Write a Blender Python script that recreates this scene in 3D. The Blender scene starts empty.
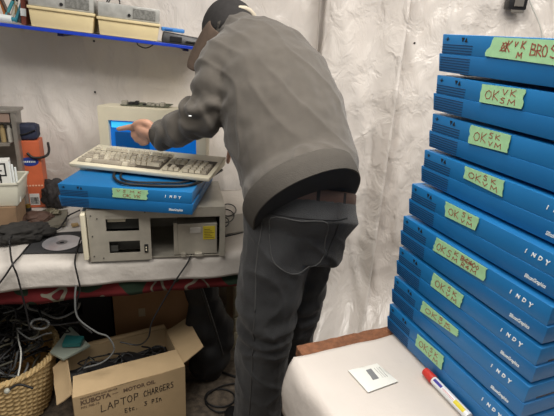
import bpy, bmesh, math, random
from math import radians, sin, cos, pi, atan2, hypot
from mathutils import Vector as V, Matrix as M4, noise
random.seed(7)
def DBG(*a): print('DBG', *a)
sc = bpy.context.scene; COL = sc.collection
# ------------------------------------------------------------------ camera
F = 461.5; P = radians(20.93); R = radians(3.315); H = 1.475
FW = V((0, cos(P), -sin(P))); U0 = V((0, sin(P), cos(P))); R0 = V((1, 0, 0))
RT = R0*cos(R) + U0*sin(R); UP = -R0*sin(R) + U0*cos(R); EYE = V((0, 0, H))
cam = bpy.data.objects.new('camera', bpy.data.cameras.new('camera')); COL.objects.link(cam)
cam.matrix_world = M4((( RT.x, UP.x, -FW.x, 0), (RT.y, UP.y, -FW.y, 0), (RT.z, UP.z, -FW.z, H), (0, 0, 0, 1)))
cam.data.sensor_width = 36; cam.data.lens = F/554*36; cam.data.clip_start = .02
sc.camera = cam
def ray(x, y): return FW*F + RT*(x-277) + UP*(208-y)
def az(x, y, z):
    d = ray(x, y); return EYE + d*((z-H)/d.z)
def ay(x, y, Y):
    d = ray(x, y); return EYE + d*(Y/d.y)
def px_m(p): return F/((V(p)-EYE).dot(FW))          # pixels per metre at a point
# ------------------------------------------------------------------ materials
MT = {}
def mat(name, col, rough=.6, metal=0, noise_amt=.0, nscale=20, bump=0, bscale=60, stretch=None, spec=.5, trans=0, alpha=1, col2=None, emit=0, sheen=0, detail=4, bdist=.002, sub=0):
    if name in MT: return MT[name]
    m = bpy.data.materials.new(name); m.use_nodes = True; n = m.node_tree.nodes; l = m.node_tree.links
    b = n['Principled BSDF']; c = tuple(col)+(1,)
    b.inputs['Base Color'].default_value = c; b.inputs['Roughness'].default_value = rough
    b.inputs['Metallic'].default_value = metal; b.inputs['Specular IOR Level'].default_value = spec
    if trans: b.inputs['Transmission Weight'].default_value = trans
    if alpha < 1: b.inputs['Alpha'].default_value = alpha
    if sheen: b.inputs['Sheen Weight'].default_value = sheen; b.inputs['Sheen Roughness'].default_value = .5
    if emit: b.inputs['Emission Color'].default_value = c; b.inputs['Emission Strength'].default_value = emit
    if noise_amt or bump or col2:
        tc = n.new('ShaderNodeTexCoord'); mp = n.new('ShaderNodeMapping'); l.new(tc.outputs['Object'], mp.inputs[0])
        if stretch: mp.inputs['Scale'].default_value = stretch
    if noise_amt or col2:
        t = n.new('ShaderNodeTexNoise'); t.inputs['Scale'].default_value = nscale; t.inputs['Detail'].default_value = detail
        l.new(mp.outputs[0], t.inputs['Vector'])
        r = n.new('ShaderNodeValToRGB'); l.new(t.outputs['Fac'], r.inputs[0]); l.new(r.outputs[0], b.inputs['Base Color'])
        r.color_ramp.elements[0].position = .35; r.color_ramp.elements[1].position = .65
        if col2: c2 = tuple(col2)+(1,)
        else: c2 = tuple(min(1, v*(1+noise_amt)) for v in col)+(1,); c = tuple(v*(1-noise_amt) for v in col)+(1,)
        r.color_ramp.elements[0].color = c; r.color_ramp.elements[1].color = c2
    if bump:
        t = n.new('ShaderNodeTexNoise'); t.inputs['Scale'].default_value = bscale; t.inputs['Detail'].default_value = 5
        l.new(mp.outputs[0], t.inputs['Vector'])
        bp = n.new('ShaderNodeBump'); bp.inputs['Strength'].default_value = bump; bp.inputs['Distance'].default_value = bdist
        l.new(t.outputs['Fac'], bp.inputs['Height']); l.new(bp.outputs[0], b.inputs['Normal'])
    MT[name] = m; return m
def hexc(r, g, b):
    f = lambda v: ((v/255+.055)/1.055)**2.4 if v > 10 else v/255/12.92
    return (f(r), f(g), f(b))
blue = mat('blue plastic', hexc(24, 110, 170), .42, noise_amt=.06, nscale=9, bump=.15, bscale=900, bdist=.0004)
bluelo = mat('blue lower plastic', hexc(20, 104, 164), .42, noise_amt=.05, nscale=9, bump=.15, bscale=900, bdist=.0004)
slotm = mat('dark slot', hexc(14, 40, 74), .7)
blk = mat('black plastic', hexc(28, 28, 30), .45)
blkc = mat('black cable rubber', hexc(24, 24, 26), .5)
grc = mat('grey cable rubber', hexc(110, 112, 112), .5)
whc = mat('white cable rubber', hexc(205, 205, 198), .5)
tapem = mat('green masking tape', hexc(158, 204, 156), .7, noise_amt=.06, nscale=60, bump=.3, bscale=300, bdist=.0005)
inkred = mat('brownish red ink', hexc(150, 92, 72), .7)
inkblk = mat('black marker ink', hexc(52, 46, 40), .8)
prwhite = mat('white print', hexc(235, 240, 240), .5)
cream = mat('aged cream plastic', hexc(224, 216, 192), .5, noise_amt=.04, nscale=12)
keyc = mat('aged keycap', hexc(218, 210, 190), .55, col2=hexc(196, 187, 168), nscale=14)
creambin = mat('cream bin plastic', hexc(232, 214, 168), .5, noise_amt=.03)
steel = mat('galvanised steel', hexc(180, 175, 163), .42, metal=.35, noise_amt=.08, nscale=25, bump=.1, bscale=200)
darkmet = mat('dark painted metal', hexc(60, 58, 56), .5, metal=.3)
inside = mat('dark interior metal', hexc(70, 70, 66), .6, metal=.2)
board = mat('cardboard', hexc(194, 168, 130), .85, noise_amt=.05, nscale=12, bump=.15, bscale=200)
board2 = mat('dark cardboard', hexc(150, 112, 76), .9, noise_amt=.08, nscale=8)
clothm = mat('white table paper', hexc(200, 194, 187), .85, noise_amt=.04, nscale=9, bump=.5, bscale=22, bdist=.01)
clothr = mat('white foam sheet', hexc(204, 196, 189), .8, noise_amt=.03, nscale=7, bump=.35, bscale=30, bdist=.006)
wicker = mat('wicker', hexc(206, 178, 128), .7, noise_amt=.18, nscale=90)
sweat = mat('grey sweatshirt cotton', hexc(80, 75, 69), .95, noise_amt=.06, nscale=30, bump=.5, bscale=420, bdist=.002, sheen=.25)
sweatrib = mat('grey ribbed cotton', hexc(72, 68, 63), .95, noise_amt=.05, nscale=60, bump=.5, bscale=300, bdist=.002)
denim = mat('faded black denim', hexc(34, 34, 36), .9, col2=hexc(58, 59, 61), nscale=11, bump=.6, bscale=330, bdist=.0025, sheen=.15, detail=8)
denimst = mat('denim stitching', hexc(78, 78, 78), .9)
skin = mat('skin', hexc(196, 150, 126), .55, noise_amt=.07, nscale=40, bump=.2, bscale=120)
beltm = mat('brown leather', hexc(84, 62, 53), .6, noise_amt=.1, nscale=30)
capm = mat('charcoal cap wool', hexc(44, 42, 42), .95, noise_amt=.12, nscale=60, bump=.4, bscale=300)
capb = mat('brown cap lining', hexc(84, 70, 60), .95, noise_amt=.1, nscale=60)
shelfblue = mat('blue shelf edge plastic', hexc(22, 62, 190), .4)
# ------------------------------------------------------------------ mesh helpers
def fin(bm, name, m=None, parent=None, smooth=False, sharp=40):
    bmesh.ops.recalc_face_normals(bm, faces=bm.faces)
    me = bpy.data.meshes.new(name); bm.to_mesh(me); bm.free()
    o = bpy.data.objects.new(name, me); COL.objects.link(o)
    if m:
        for q in (m if isinstance(m, list) else [m]): me.materials.append(q)
    if smooth:
        for p in me.polygons: p.use_smooth = True
        try: me.set_sharp_from_angle(angle=radians(sharp))
        except Exception: pass
    if parent: o.parent = parent
    return o
def tag(o, label, cat, group=None):
    o['label'] = label; o['category'] = cat
    if group: o['group'] = group
    return o
def empty(name, loc, yaw=0, label=None, cat=None, group=None):
    o = bpy.data.objects.new(name, None); COL.objects.link(o); o.empty_display_size = .02
    o.location = loc; o.rotation_euler = (0, 0, yaw)
    if label: tag(o, label, cat, group)
    return o
def struct(o): o['kind'] = 'structure'; return o
def box(bm, x0, x1, y0, y1, z0, z1, bev=0, mi=0, mtx=None):
    r = bmesh.ops.create_cube(bm, size=1); vs = r['verts']
    for v in vs:
        v.co = V(((x0+x1)/2+v.co.x*(x1-x0), (y0+y1)/2+v.co.y*(y1-y0), (z0+z1)/2+v.co.z*(z1-z0)))
    fs = set(f for v in vs for f in v.link_faces)
    if bev:
        es = set(e for v in vs for e in v.link_edges)
        rr = bmesh.ops.bevel(bm, geom=list(es), offset=bev, segments=2, affect='EDGES', profile=.5)
        fs = set(rr['faces']) | set(f for f in fs if f.is_valid)
        vs = list(set(v for f in fs for v in f.verts) | set(v for v in vs if v.is_valid))
        fs = set(f for v in vs for f in v.link_faces)
    for f in fs: f.material_index = mi
    if mtx: bmesh.ops.transform(bm, matrix=mtx, verts=list(vs))
    return vs
def quadbox(bm, pts, t, mi=0):
    """slab: 4 points, thickness vector t"""
    t = V(t); a = [bm.verts.new(p) for p in pts]; b = [bm.verts.new(V(p)+t) for p in pts]
    fs = [bm.faces.new(a), bm.faces.new(b[::-1])]
    for i in range(4): fs.append(bm.faces.new((a[i], b[i], b[(i+1) % 4], a[(i+1) % 4])))
    for f in fs: f.material_index = mi
    return fs
def hull8(bm, lo, hi, bev=0):
    a = [bm.verts.new(p) for p in lo]; b = [bm.verts.new(p) for p in hi]
    bm.faces.new(a[::-1]); bm.faces.new(b)
    for i in range(4): bm.faces.new((a[i], a[(i+1) % 4], b[(i+1) % 4], b[i]))
    if bev:
        es = set(e for v in a+b for e in v.link_edges)
        bmesh.ops.bevel(bm, geom=list(es), offset=bev, segments=2, affect='EDGES', profile=.5)
def spline(pts, n=8, closed=False):
    pts = [V(p) for p in pts]; out = []; L = len(pts)
    for i in range(L-1 if not closed else L):
        p0 = pts[(i-1) % L] if (closed or i > 0) else pts[0]*2-pts[1]
        p1 = pts[i]; p2 = pts[(i+1) % L]
        p3 = pts[(i+2) % L] if (closed or i+2 < L) else pts[-1]*2-pts[-2]
        for k in range(n):
            t = k/n
            out.append(.5*((2*p1)+(p2-p0)*t+(2*p0-5*p1+4*p2-p3)*t*t+(-p0+3*p1-3*p2+p3)*t**3))
    if not closed: out.append(pts[-1])
    return out
def tube(bm, pts, r, seg=8, closed=False, mi=0, flat=1):
    pts = [V(p) for p in pts]; n = len(pts); rings = []
    up = V((0, 0, 1)); 
    for i, p in enumerate(pts):
        a = pts[(i-1) % n] if (closed or i) else p; b = pts[(i+1) % n] if (closed or i < n-1) else p
        d = (b-a); d = d.normalized() if d.length > 1e-9 else V((1, 0, 0))
        s = d.cross(up)
        if s.length < .05: s = d.cross(V((0, 1, 0)))
        s.normalize(); u = s.cross(d).normalized()
        rr = r[i] if isinstance(r, (list, tuple)) else r
        rings.append([bm.verts.new(p+(s*cos(2*pi*k/seg)+u*flat*sin(2*pi*k/seg))*rr) for k in range(seg)])
    m = n if closed else n-1
    for i in range(m):
        A = rings[i]; B = rings[(i+1) % n]
        for k in range(seg):
            f = bm.faces.new((A[k], A[(k+1) % seg], B[(k+1) % seg], B[k])); f.material_index = mi
    if not closed:
        for q in (rings[0][::-1], rings[-1]): f = bm.faces.new(q); f.material_index = mi
def cable(name, pts, r, m, label=None, group=None, cat='cable', n=8, closed=False, parent=None, smooth=True):
    bm = bmesh.new(); tube(bm, spline(pts, n, closed), r, 8, closed)
    o = fin(bm, name, m, parent, smooth, 60)
    if label: tag(o, label, cat, group)
    return o
def loft(bm, secs, seg=28, pw=2.2, cap=True):
    """secs: (center, axisA, axisB, a, b)"""
    rings = []
    for c, A, B, a, b in secs:
        ring = []
        for k in range(seg):
            t = 2*pi*k/seg; ct, st = cos(t), sin(t)
            ca = math.copysign(abs(ct)**(2/pw), ct); sa = math.copysign(abs(st)**(2/pw), st)
            ring.append(bm.verts.new(V(c)+V(A)*a*ca+V(B)*b*sa))
        rings.append(ring)
    for i in range(len(rings)-1):
        for k in range(seg): bm.faces.new((rings[i][k], rings[i][(k+1) % seg], rings[i+1][(k+1) % seg], rings[i+1][k]))
    if cap: bm.faces.new(rings[0][::-1]); bm.faces.new(rings[-1])
    return rings
def limb(bm, pts, rs, seg=18, n=6, flat=1):
    P_ = spline(pts, n); 
    R_ = [rs[min(i//n, len(rs)-1)]*(1-(i % n)/n)+rs[min(i//n+1, len(rs)-1)]*((i % n)/n) for i in range(len(P_))]
    tube(bm, P_, R_, seg, flat=flat)
    for p, r in ((P_[0], R_[0]), (P_[-1], R_[-1])):
        bmesh.ops.create_uvsphere(bm, u_segments=seg, v_segments=10, radius=r*.98, matrix=M4.Translation(p))
def ell(bm, c, r, rot=None, u=20, v=14):
    m = M4.Translation(V(c)) @ (rot.to_4x4() if rot else M4.Identity(4)) @ M4.Diagonal((r[0], r[1], r[2], 1))
    bmesh.ops.create_uvsphere(bm, u_segments=u, v_segments=v, radius=1, matrix=m)
def remesh(bm, name, voxel, m, parent=None, smooth_it=2, disp=None):
    me = bpy.data.meshes.new('t'); bm.to_mesh(me); bm.free()
    o = bpy.data.objects.new('t', me); COL.objects.link(o)
    md = o.modifiers.new('r', 'REMESH'); md.mode = 'VOXEL'; md.voxel_size = voxel
    if smooth_it: s = o.modifiers.new('s', 'SMOOTH'); s.factor = .5; s.iterations = smooth_it
    dg = bpy.context.evaluated_depsgraph_get(); dg.update()
    nm = bpy.data.meshes.new_from_object(o.evaluated_get(dg)); bpy.data.objects.remove(o)
    nm.name = name
    if disp:
        nm.update(); nr = [v.normal.copy() for v in nm.vertices]
        for v, q in zip(nm.vertices, nr): v.co += q*disp(v.co, q)
    ob = bpy.data.objects.new(name, nm); COL.objects.link(ob); nm.materials.clear(); nm.materials.append(m)
    for p in nm.polygons: p.use_smooth = True
    if parent: ob.parent = parent
    return ob
def panel(bm, w, h, t, holes, mtx=None, mi=0, y0=0):
    """upright panel in xz with rectangular holes, thickness t along +y"""
    xs = sorted(set([0, w]+[a for q in holes for a in q[:2]])); zs = sorted(set([0, h]+[a for q in holes for a in q[2:]]))
    vs = []
    for i in range(len(xs)-1):
        for j in range(len(zs)-1):
            cx, cz = (xs[i]+xs[i+1])/2, (zs[j]+zs[j+1])/2
            if any(q[0] < cx < q[1] and q[2] < cz < q[3] for q in holes): continue
            vs += box(bm, xs[i], xs[i+1], y0, y0+t, zs[j], zs[j+1], mi=mi)
    bmesh.ops.remove_doubles(bm, verts=[v for v in vs if v.is_valid], dist=1e-6)
    if mtx: bmesh.ops.transform(bm, matrix=mtx, verts=[v for v in vs if v.is_valid])
def fbm(p, sx=1, oct=3):
    return noise.fractal(V(p)*sx, 1.0, 2.0, oct)
def copytree(o, parent=None):
    c = o.copy(); COL.objects.link(c)
    if parent: c.parent = parent
    for ch in list(o.children): copytree(ch, c)
    return c
# stroke lettering --------------------------------------------------
G = {'O': [[(.5,1),(.15,.8),(.05,.4),(.3,.02),(.7,.05),(.92,.45),(.8,.85),(.5,1)]], 'K': [[(.1,1),(.1,0)],[(.85,1),(.12,.45),(.9,0)]],
 'S': [[(.85,.95),(.4,1),(.15,.75),(.75,.45),(.8,.12),(.45,0),(.1,.1)]], 'V': [[(.05,1),(.45,0),(.95,1)]], 'M': [[(.05,0),(.12,1),(.5,.35),(.85,1),(.95,0)]],
 'B': [[(.1,0),(.1,1),(.7,.9),(.65,.55),(.12,.52),(.85,.4),(.8,.05),(.1,0)]], 'R': [[(.1,0),(.1,1),(.8,.85),(.7,.5),(.12,.45),(.9,0)]],
 'D': [[(.1,0),(.1,1),(.75,.85),(.9,.45),(.65,.05),(.1,0)]], 'L': [[(.15,1),(.05,0),(.9,.05)]], 'A': [[(.02,0),(.5,1),(.95,0)],[(.2,.4),(.8,.4)]],
 'P': [[(.12,0),(.15,1),(.8,.9),(.75,.5),(.15,.45)]], 'T': [[(.5,0),(.5,1)],[(.0,.98),(1,1)]], 'C': [[(.9,.85),(.5,1),(.08,.55),(.3,.03),(.9,.12)]],
 'H': [[(.1,1),(.1,0)],[(.85,1),(.85,0)],[(.1,.5),(.85,.5)]], 'G': [[(.9,.85),(.4,1),(.08,.5),(.4,0),(.9,.1),(.9,.45),(.55,.45)]], 'E': [[(.85,1),(.1,1),(.1,0),(.9,0)],[(.1,.5),(.7,.5)]],
 'I': [[(.5,1),(.5,0)],[(.2,1),(.8,1)],[(.2,0),(.8,0)]], 'N': [[(.08,0),(.08,1),(.88,0),(.88,1)]], 'm': [[(.05,0),(.1,.6),(.3,.7),(.45,0)],[(.45,.5),(.7,.7),(.9,0)]], 'n': [[(.1,0),(.1,.7)],[(.1,.5),(.5,.75),(.8,0)]],
 't': [[(.5,1),(.45,0),(.8,.05)],[(.15,.65),(.85,.65)]], 'c': [[(.8,.6),(.3,.65),(.2,.1),(.8,.05)]], '.': [[(.4,0),(.5,.06)]], '3': [[(.1,.95),(.8,.95),(.4,.55),(.85,.3),(.5,0),(.1,.1)]],
 'X': [[(0,1),(1,0)],[(0,0),(1,1)]], '4': [[(.7,0),(.7,1),(.1,.35),(.95,.35)]], '0': [[(.5,1),(.1,.5),(.5,0),(.9,.5),(.5,1)]], 'W': [[(0,1),(.25,0),(.5,.7),(.75,0),(1,1)]],
 '-': [[(.1,.45),(.9,.5)]], 'x': [[(.1,.7),(.8,0)],[(.1,0),(.8,.7)]]}
def strokes(bm, f, items, w, lift):
    """f(u,v)->point; items: (char,u,v,du,dv); ribbons lifted along 'lift' """
    lift = V(lift)
    for ch, u, v, du, dv in items:
        for pl in G[ch]:
            pts = [f(u+a*du, v+b*dv) for a, b in pl]
            n = lift.normalized()
            for a, b in zip(pts, pts[1:]):
                d = (b-a)
                if d.length < 1e-6: continue
                d.normalize(); s = d.cross(n).normalized()*w/2; e = d*w*.4
                quadbox(bm, [a-e-s+lift*.2, b+e-s+lift*.2, b+e+s+lift*.2, a-e+s+lift*.2], lift)
def word(s, u, v, du, dv, gap=.25, tilt=0):
    out = []
    for i, c in enumerate(s):
        if c != ' ': out.append((c, u+i*du*(1+gap), v+i*tilt, du, dv))
    return out
def text_bm(bm, body, size, mtx, ext=.0003, shear=0, sx=1, space=1, bold=0):
    cu = bpy.data.curves.new('t', 'FONT'); cu.body = body; cu.size = size; cu.extrude = ext; cu.shear = shear; cu.space_character = space; cu.offset = bold; cu.resolution_u = 3
    o = bpy.data.objects.new('t', cu); COL.objects.link(o)
    dg = bpy.context.evaluated_depsgraph_get(); dg.update()
    me = bpy.data.meshes.new_from_object(o.evaluated_get(dg)); bpy.data.objects.remove(o)
    n0 = len(bm.verts); bm.from_mesh(me); bm.verts.ensure_lookup_table()
    bmesh.ops.transform(bm, matrix=mtx @ M4.Diagonal((sx, 1, 1, 1)), verts=bm.verts[n0:])
    bpy.data.meshes.remove(me)
XZ = lambda x, y, z: M4.Translation((x, y, z)) @ M4.Rotation(pi/2, 4, 'X')   # text upright, read from -y

# ================================================================== ROOM
BA = az(0, 266, .75); BB = az(245, 251, .75)
bu = (BB-BA); bu.z = 0; BL_ = bu.length; bu.normalize(); bv = V((-bu.y, bu.x, 0)); BYAW = atan2(bu.y, bu.x)
def bp(u, v, z=0): return BA*1.0 + bu*u + bv*v + V((0, 0, z))        # z above the bench top
def bench_uv(p): d = V(p)-BA; return d.dot(bu), d.dot(bv)
DBG('bench yaw', math.degrees(BYAW), BA[:], BB[:])

floor_m = mat('worn grey carpet', hexc(118, 106, 92), .95, col2=hexc(78, 70, 62), nscale=35, bump=.6, bscale=220, bdist=.004, detail=8)
bm = bmesh.new(); box(bm, -3.2, 3.2, -2.4, 3.6, -.05, 0)
struct(fin(bm, 'floor', floor_m))
# plastic sheeting ---------------------------------------------------
def sheet_mat(bd=.014):
    m = bpy.data.materials.new('white plastic sheeting'); m.use_nodes = True; n = m.node_tree.nodes; l = m.node_tree.links
    b = n['Principled BSDF']; b.inputs['Roughness'].default_value = .24; b.inputs['Specular IOR Level'].default_value = .5
    tc = n.new('ShaderNodeTexCoord'); mp = n.new('ShaderNodeMapping'); l.new(tc.outputs['UV'], mp.inputs[0]); mp.inputs['Scale'].default_value = (1, .62, 1)
    t = n.new('ShaderNodeTexNoise'); t.inputs['Scale'].default_value = 2.2; t.inputs['Detail'].default_value = 5; l.new(mp.outputs[0], t.inputs['Vector'])
    r = n.new('ShaderNodeValToRGB'); l.new(t.outputs['Fac'], r.inputs[0])
    r.color_ramp.elements[0].position = .3; r.color_ramp.elements[1].position = .7
    r.color_ramp.elements[0].color = hexc(218, 210, 203)+(1,); r.color_ramp.elements[1].color = hexc(238, 232, 226)+(1,)
    l.new(r.outputs[0], b.inputs['Base Color'])
    t2 = n.new('ShaderNodeTexNoise'); t2.inputs['Scale'].default_value = 13; t2.inputs['Detail'].default_value = 6; t2.inputs['Distortion'].default_value = .7; l.new(mp.outputs[0], t2.inputs['Vector'])
    t3 = n.new('ShaderNodeTexVoronoi'); t3.inputs['Scale'].default_value = 16; l.new(t2.outputs['Color'], t3.inputs['Vector'])
    t4 = n.new('ShaderNodeTexVoronoi'); t4.feature = 'DISTANCE_TO_EDGE'; t4.inputs['Scale'].default_value = 9; 
    mx = n.new('ShaderNodeMixRGB'); mx.inputs[0].default_value = .3; l.new(mp.outputs[0], mx.inputs[1]); l.new(t2.outputs['Color'], mx.inputs[2]); l.new(mx.outputs[0], t4.inputs['Vector'])
    a = n.new('ShaderNodeMath'); a.operation = 'MULTIPLY_ADD'; l.new(t4.outputs['Distance'], a.inputs[0]); a.inputs[1].default_value = -.5; l.new(t2.outputs['Fac'], a.inputs[2])
    bp_ = n.new('ShaderNodeBump'); bp_.inputs['Strength'].default_value = .85; bp_.inputs['Distance'].default_value = bd
    l.new(a.outputs[0], bp_.inputs['Height']); l.new(bp_.outputs[0], b.inputs['Normal'])
    return m
shm = sheet_mat()
shl_ = sheet_mat(.009)
def sheet(name, path, z0, z1, fold, nz=90, step=.012, seed=0, thick=.004):
    """path: horizontal points; vertical folds pushed along the local normal"""
    pts = []; 
    for a, b in zip(path, path[1:]):
        a = V(a); b = V(b); n = max(2, int((b-a).length/step))
        for i in range(n): pts.append(a.lerp(b, i/n))
    pts.append(V(path[-1])); bm = bmesh.new(); grid = []; uvl = bm.loops.layers.uv.new('UVMap'); s = 0; S = []
    for i, p in enumerate(pts):
        if i: s += (p-pts[i-1]).length
        S.append(s)
        d = (pts[min(i+4, len(pts)-1)]-pts[max(i-4, 0)]).normalized(); nrm = V((d.y, -d.x, 0))
        col = []
        for j in range(nz+1):
            z = z0+(z1-z0)*j/nz
            k = fold(s, z, seed)
            col.append(bm.verts.new((p.x+nrm.x*k, p.y+nrm.y*k, z)))
        grid.append(col)
    for i in range(len(pts)-1):
        for j in range(nz):
            f = bm.faces.new((grid[i][j], grid[i+1][j], grid[i+1][j+1], grid[i][j+1])); f.smooth = True
            for lp, (q, w) in zip(f.loops, ((i, j), (i+1, j), (i+1, j+1), (i, j+1))): lp[uvl].uv = (S[q]+seed*3, z0+(z1-z0)*w/nz)
    me = bpy.data.meshes.new(name); bm.to_mesh(me); bm.free(); me.materials.append(shl_ if name == 'wall_back' else shm)
    o = bpy.data.objects.new(name, me); COL.objects.link(o)
    sd = o.modifiers.new('s', 'SOLIDIFY'); sd.thickness = thick; sd.offset = -1
    return o
def fold(s, z, seed):
    q = s+.06*noise.noise(V((z*1.6, seed, s*2)))
    a = .026*noise.noise(V((q*4.2, z*.6, seed)))+.010*noise.noise(V((q*11, z*1.6, seed+5)))
    r = 1-abs(noise.noise(V((q*6+z*1.6, z*1.5-q*2, seed+9))))*3.2
    r2 = 1-abs(noise.noise(V((q*9-z*4, z*5+q*2, seed+19))))*3.5
    return a+.012*max(0, r)**3+.006*max(0, r2)**2+.006*noise.noise(V((q*12, z*10, seed)))+.20*max(0, (.32-z)/.32)**2
def fold_left(s, z, seed):     # flatter by the shelf
    return (fold(s, z, seed)-.20*max(0, (.32-z)/.32)**2)*.8
WV = .72
W0 = bp(-.9, WV, 0); W1 = bp(1.06, WV, 0); 
corner = V((.235, 2.02, 0)); cu_, cv_ = bench_uv(corner)
W1 = bp(cu_, WV, 0); W0.z = W1.z = 0
struct(sheet('wall_back', [W0, W1], -.0, 2.45, fold_left, seed=1))
RW = W1+V((1.9, -.35, 0))
struct(sheet('wall_right', [W1+V((-.03, -.03, 0)), W1+V((.03, .0, 0)), RW], -.0, 2.45, lambda s, z, k: fold(s, z, k)*1.35, seed=2))
# extra hanging sheet edge by the corner (loose second layer)
hang = sheet('plastic_sheet', [W1+V((.0, -.10, 0)), W1+V((.16, -.16, 0)), W1+V((.33, -.20, 0))], .0, 2.4, lambda s, z, k: fold(s, z, k)*1.3+.05*sin(s*16+z*.9)*(.4+.5*min(1, max(0, 2-z))), seed=4, thick=.003)
tag(hang, 'loose white plastic sheet hanging in folds at the corner right of the person', 'plastic sheet')

# ================================================================== BENCH with cloth
U1_ = 1.02; D_ = .66
bench = empty('workbench', bp(.3, .3, -.75), BYAW, 'long work table under a pale cover, loaded with old computer gear along the back sheeting', 'table')
def inb(o): # bench-local placement helper: meshes given in bench coords (u,v,z above floor)
    o.matrix_world = M4.Translation((BA.x, BA.y, 0)) @ M4.Rotation(BYAW, 4, 'Z'); return o
def bpar(o):
    o.parent = bench; o.matrix_parent_inverse = M4.Identity(4)
    o.location = V((-.3, -.3, 0)); return o
bm = bmesh.new(); box(bm, -.8, U1_, .012, D_, .715, .742, .003); bpar(fin(bm, 'tabletop', darkmet, bench))
def post(u, v, r=.014):
    bm = bmesh.new(); box(bm, u-r, u+r, v-r, v+r, 0, .715, .003); bpar(fin(bm, 'leg', darkmet, bench))
uu, vv = bench_uv(az(233, 372, 0)); DBG('post', uu, vv)
for u, v in ((U1_-.09, .12), (U1_-.09, D_-.06), (-.7, .1), (-.7, D_-.06)): post(u, v)
bm = bmesh.new(); tube(bm, [(U1_-.20, .12, .714), (U1_-.095, .12, .45)], .009); bpar(fin(bm, 'brace', darkmet, bench, True))
# cloth: top + front skirt, one mesh
bm = bmesh.new(); nu = 150; prof = []
for k in range(26): prof.append((D_-(D_+.0)*k/25, 0.0, 0))
prof[-1] = (0.006, 0, 0)
prof += [(.001, -.003, .2), (-.003, -.010, .4)] + [(-.005, -.010-.073*k/8, .5+.5*k/8) for k in range(1, 9)]
rows = []
for i in range(nu+1):
    u = -.8+(U1_+.8)*i/nu; row = []
    for (v, z, wgt) in prof:
        n1 = noise.noise(V((u*6, v*6, 0)))*.003+noise.noise(V((u*17, v*17, 3)))*.0016
        drop = 1+.12*noise.noise(V((u*4, 0, 7)))
        zz = .7465 + z*drop + (n1+.002 if wgt == 0 else n1*.3)
        vv_ = v-wgt*(.006+.010*noise.noise(V((u*7, 2, z*10))))
        row.append(bm.verts.new((u, vv_, zz)))
    rows.append(row)
for i in range(nu):
    for j in range(len(prof)-1): bm.faces.new((rows[i][j], rows[i+1][j], rows[i+1][j+1], rows[i][j+1]))
tc_ = fin(bm, 'tablecloth', clothm, None, True, 70); inb(tc_); tc_.modifiers.new('s', 'SOLIDIFY').thickness = .002
tag(tc_, 'whitish paper cover over the long bench, its front edge hanging down above the boxes', 'tablecloth')
# red / green patterned cloth below
rg = bpy.data.materials.new('red and green print cloth'); rg.use_nodes = True; n = rg.node_tree.nodes; l = rg.node_tree.links
t = n.new('ShaderNodeTexNoise'); t.inputs['Scale'].default_value = 9; t.inputs['Detail'].default_value = 1; tcn = n.new('ShaderNodeTexCoord'); l.new(tcn.outputs['Object'], t.inputs['Vector'])
r = n.new('ShaderNodeValToRGB'); r.color_ramp.interpolation = 'CONSTANT'; l.new(t.outputs['Fac'], r.inputs[0])
r.color_ramp.elements[0].color = hexc(30, 50, 34)+(1,); r.color_ramp.elements[1].color = hexc(104, 22, 26)+(1,); r.color_ramp.elements[1].position = .45
e = r.color_ramp.elements.new(.62); e.color = hexc(130, 126, 112)+(1,); e = r.color_ramp.elements.new(.66); e.color = hexc(92, 18, 24)+(1,)
l.new(r.outputs[0], n['Principled BSDF'].inputs['Base Color']); n['Principled BSDF'].inputs['Roughness'].default_value = .9
bm = bmesh.new(); rows = []
for i in range(121):
    u = -.8+(U1_+.78)*i/120
    rows.append([bm.verts.new((u, .009+.008*noise.noise(V((u*9, 1, k*.3))), .742-.135*k/10*(1+.12*noise.noise(V((u*5, 4, 4)))))) for k in range(11)])
for i in range(120):
    for j in range(10): bm.faces.new((rows[i][j], rows[i+1][j], rows[i+1][j+1], rows[i][j+1]))
o = inb(fin(bm, 'printed_tablecloth', rg, None, True, 80)); o.modifiers.new('s', 'SOLIDIFY').thickness = .0015
tag(o, 'red and green printed cloth hanging beneath the pale bench cover in shadow', 'tablecloth')

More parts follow.
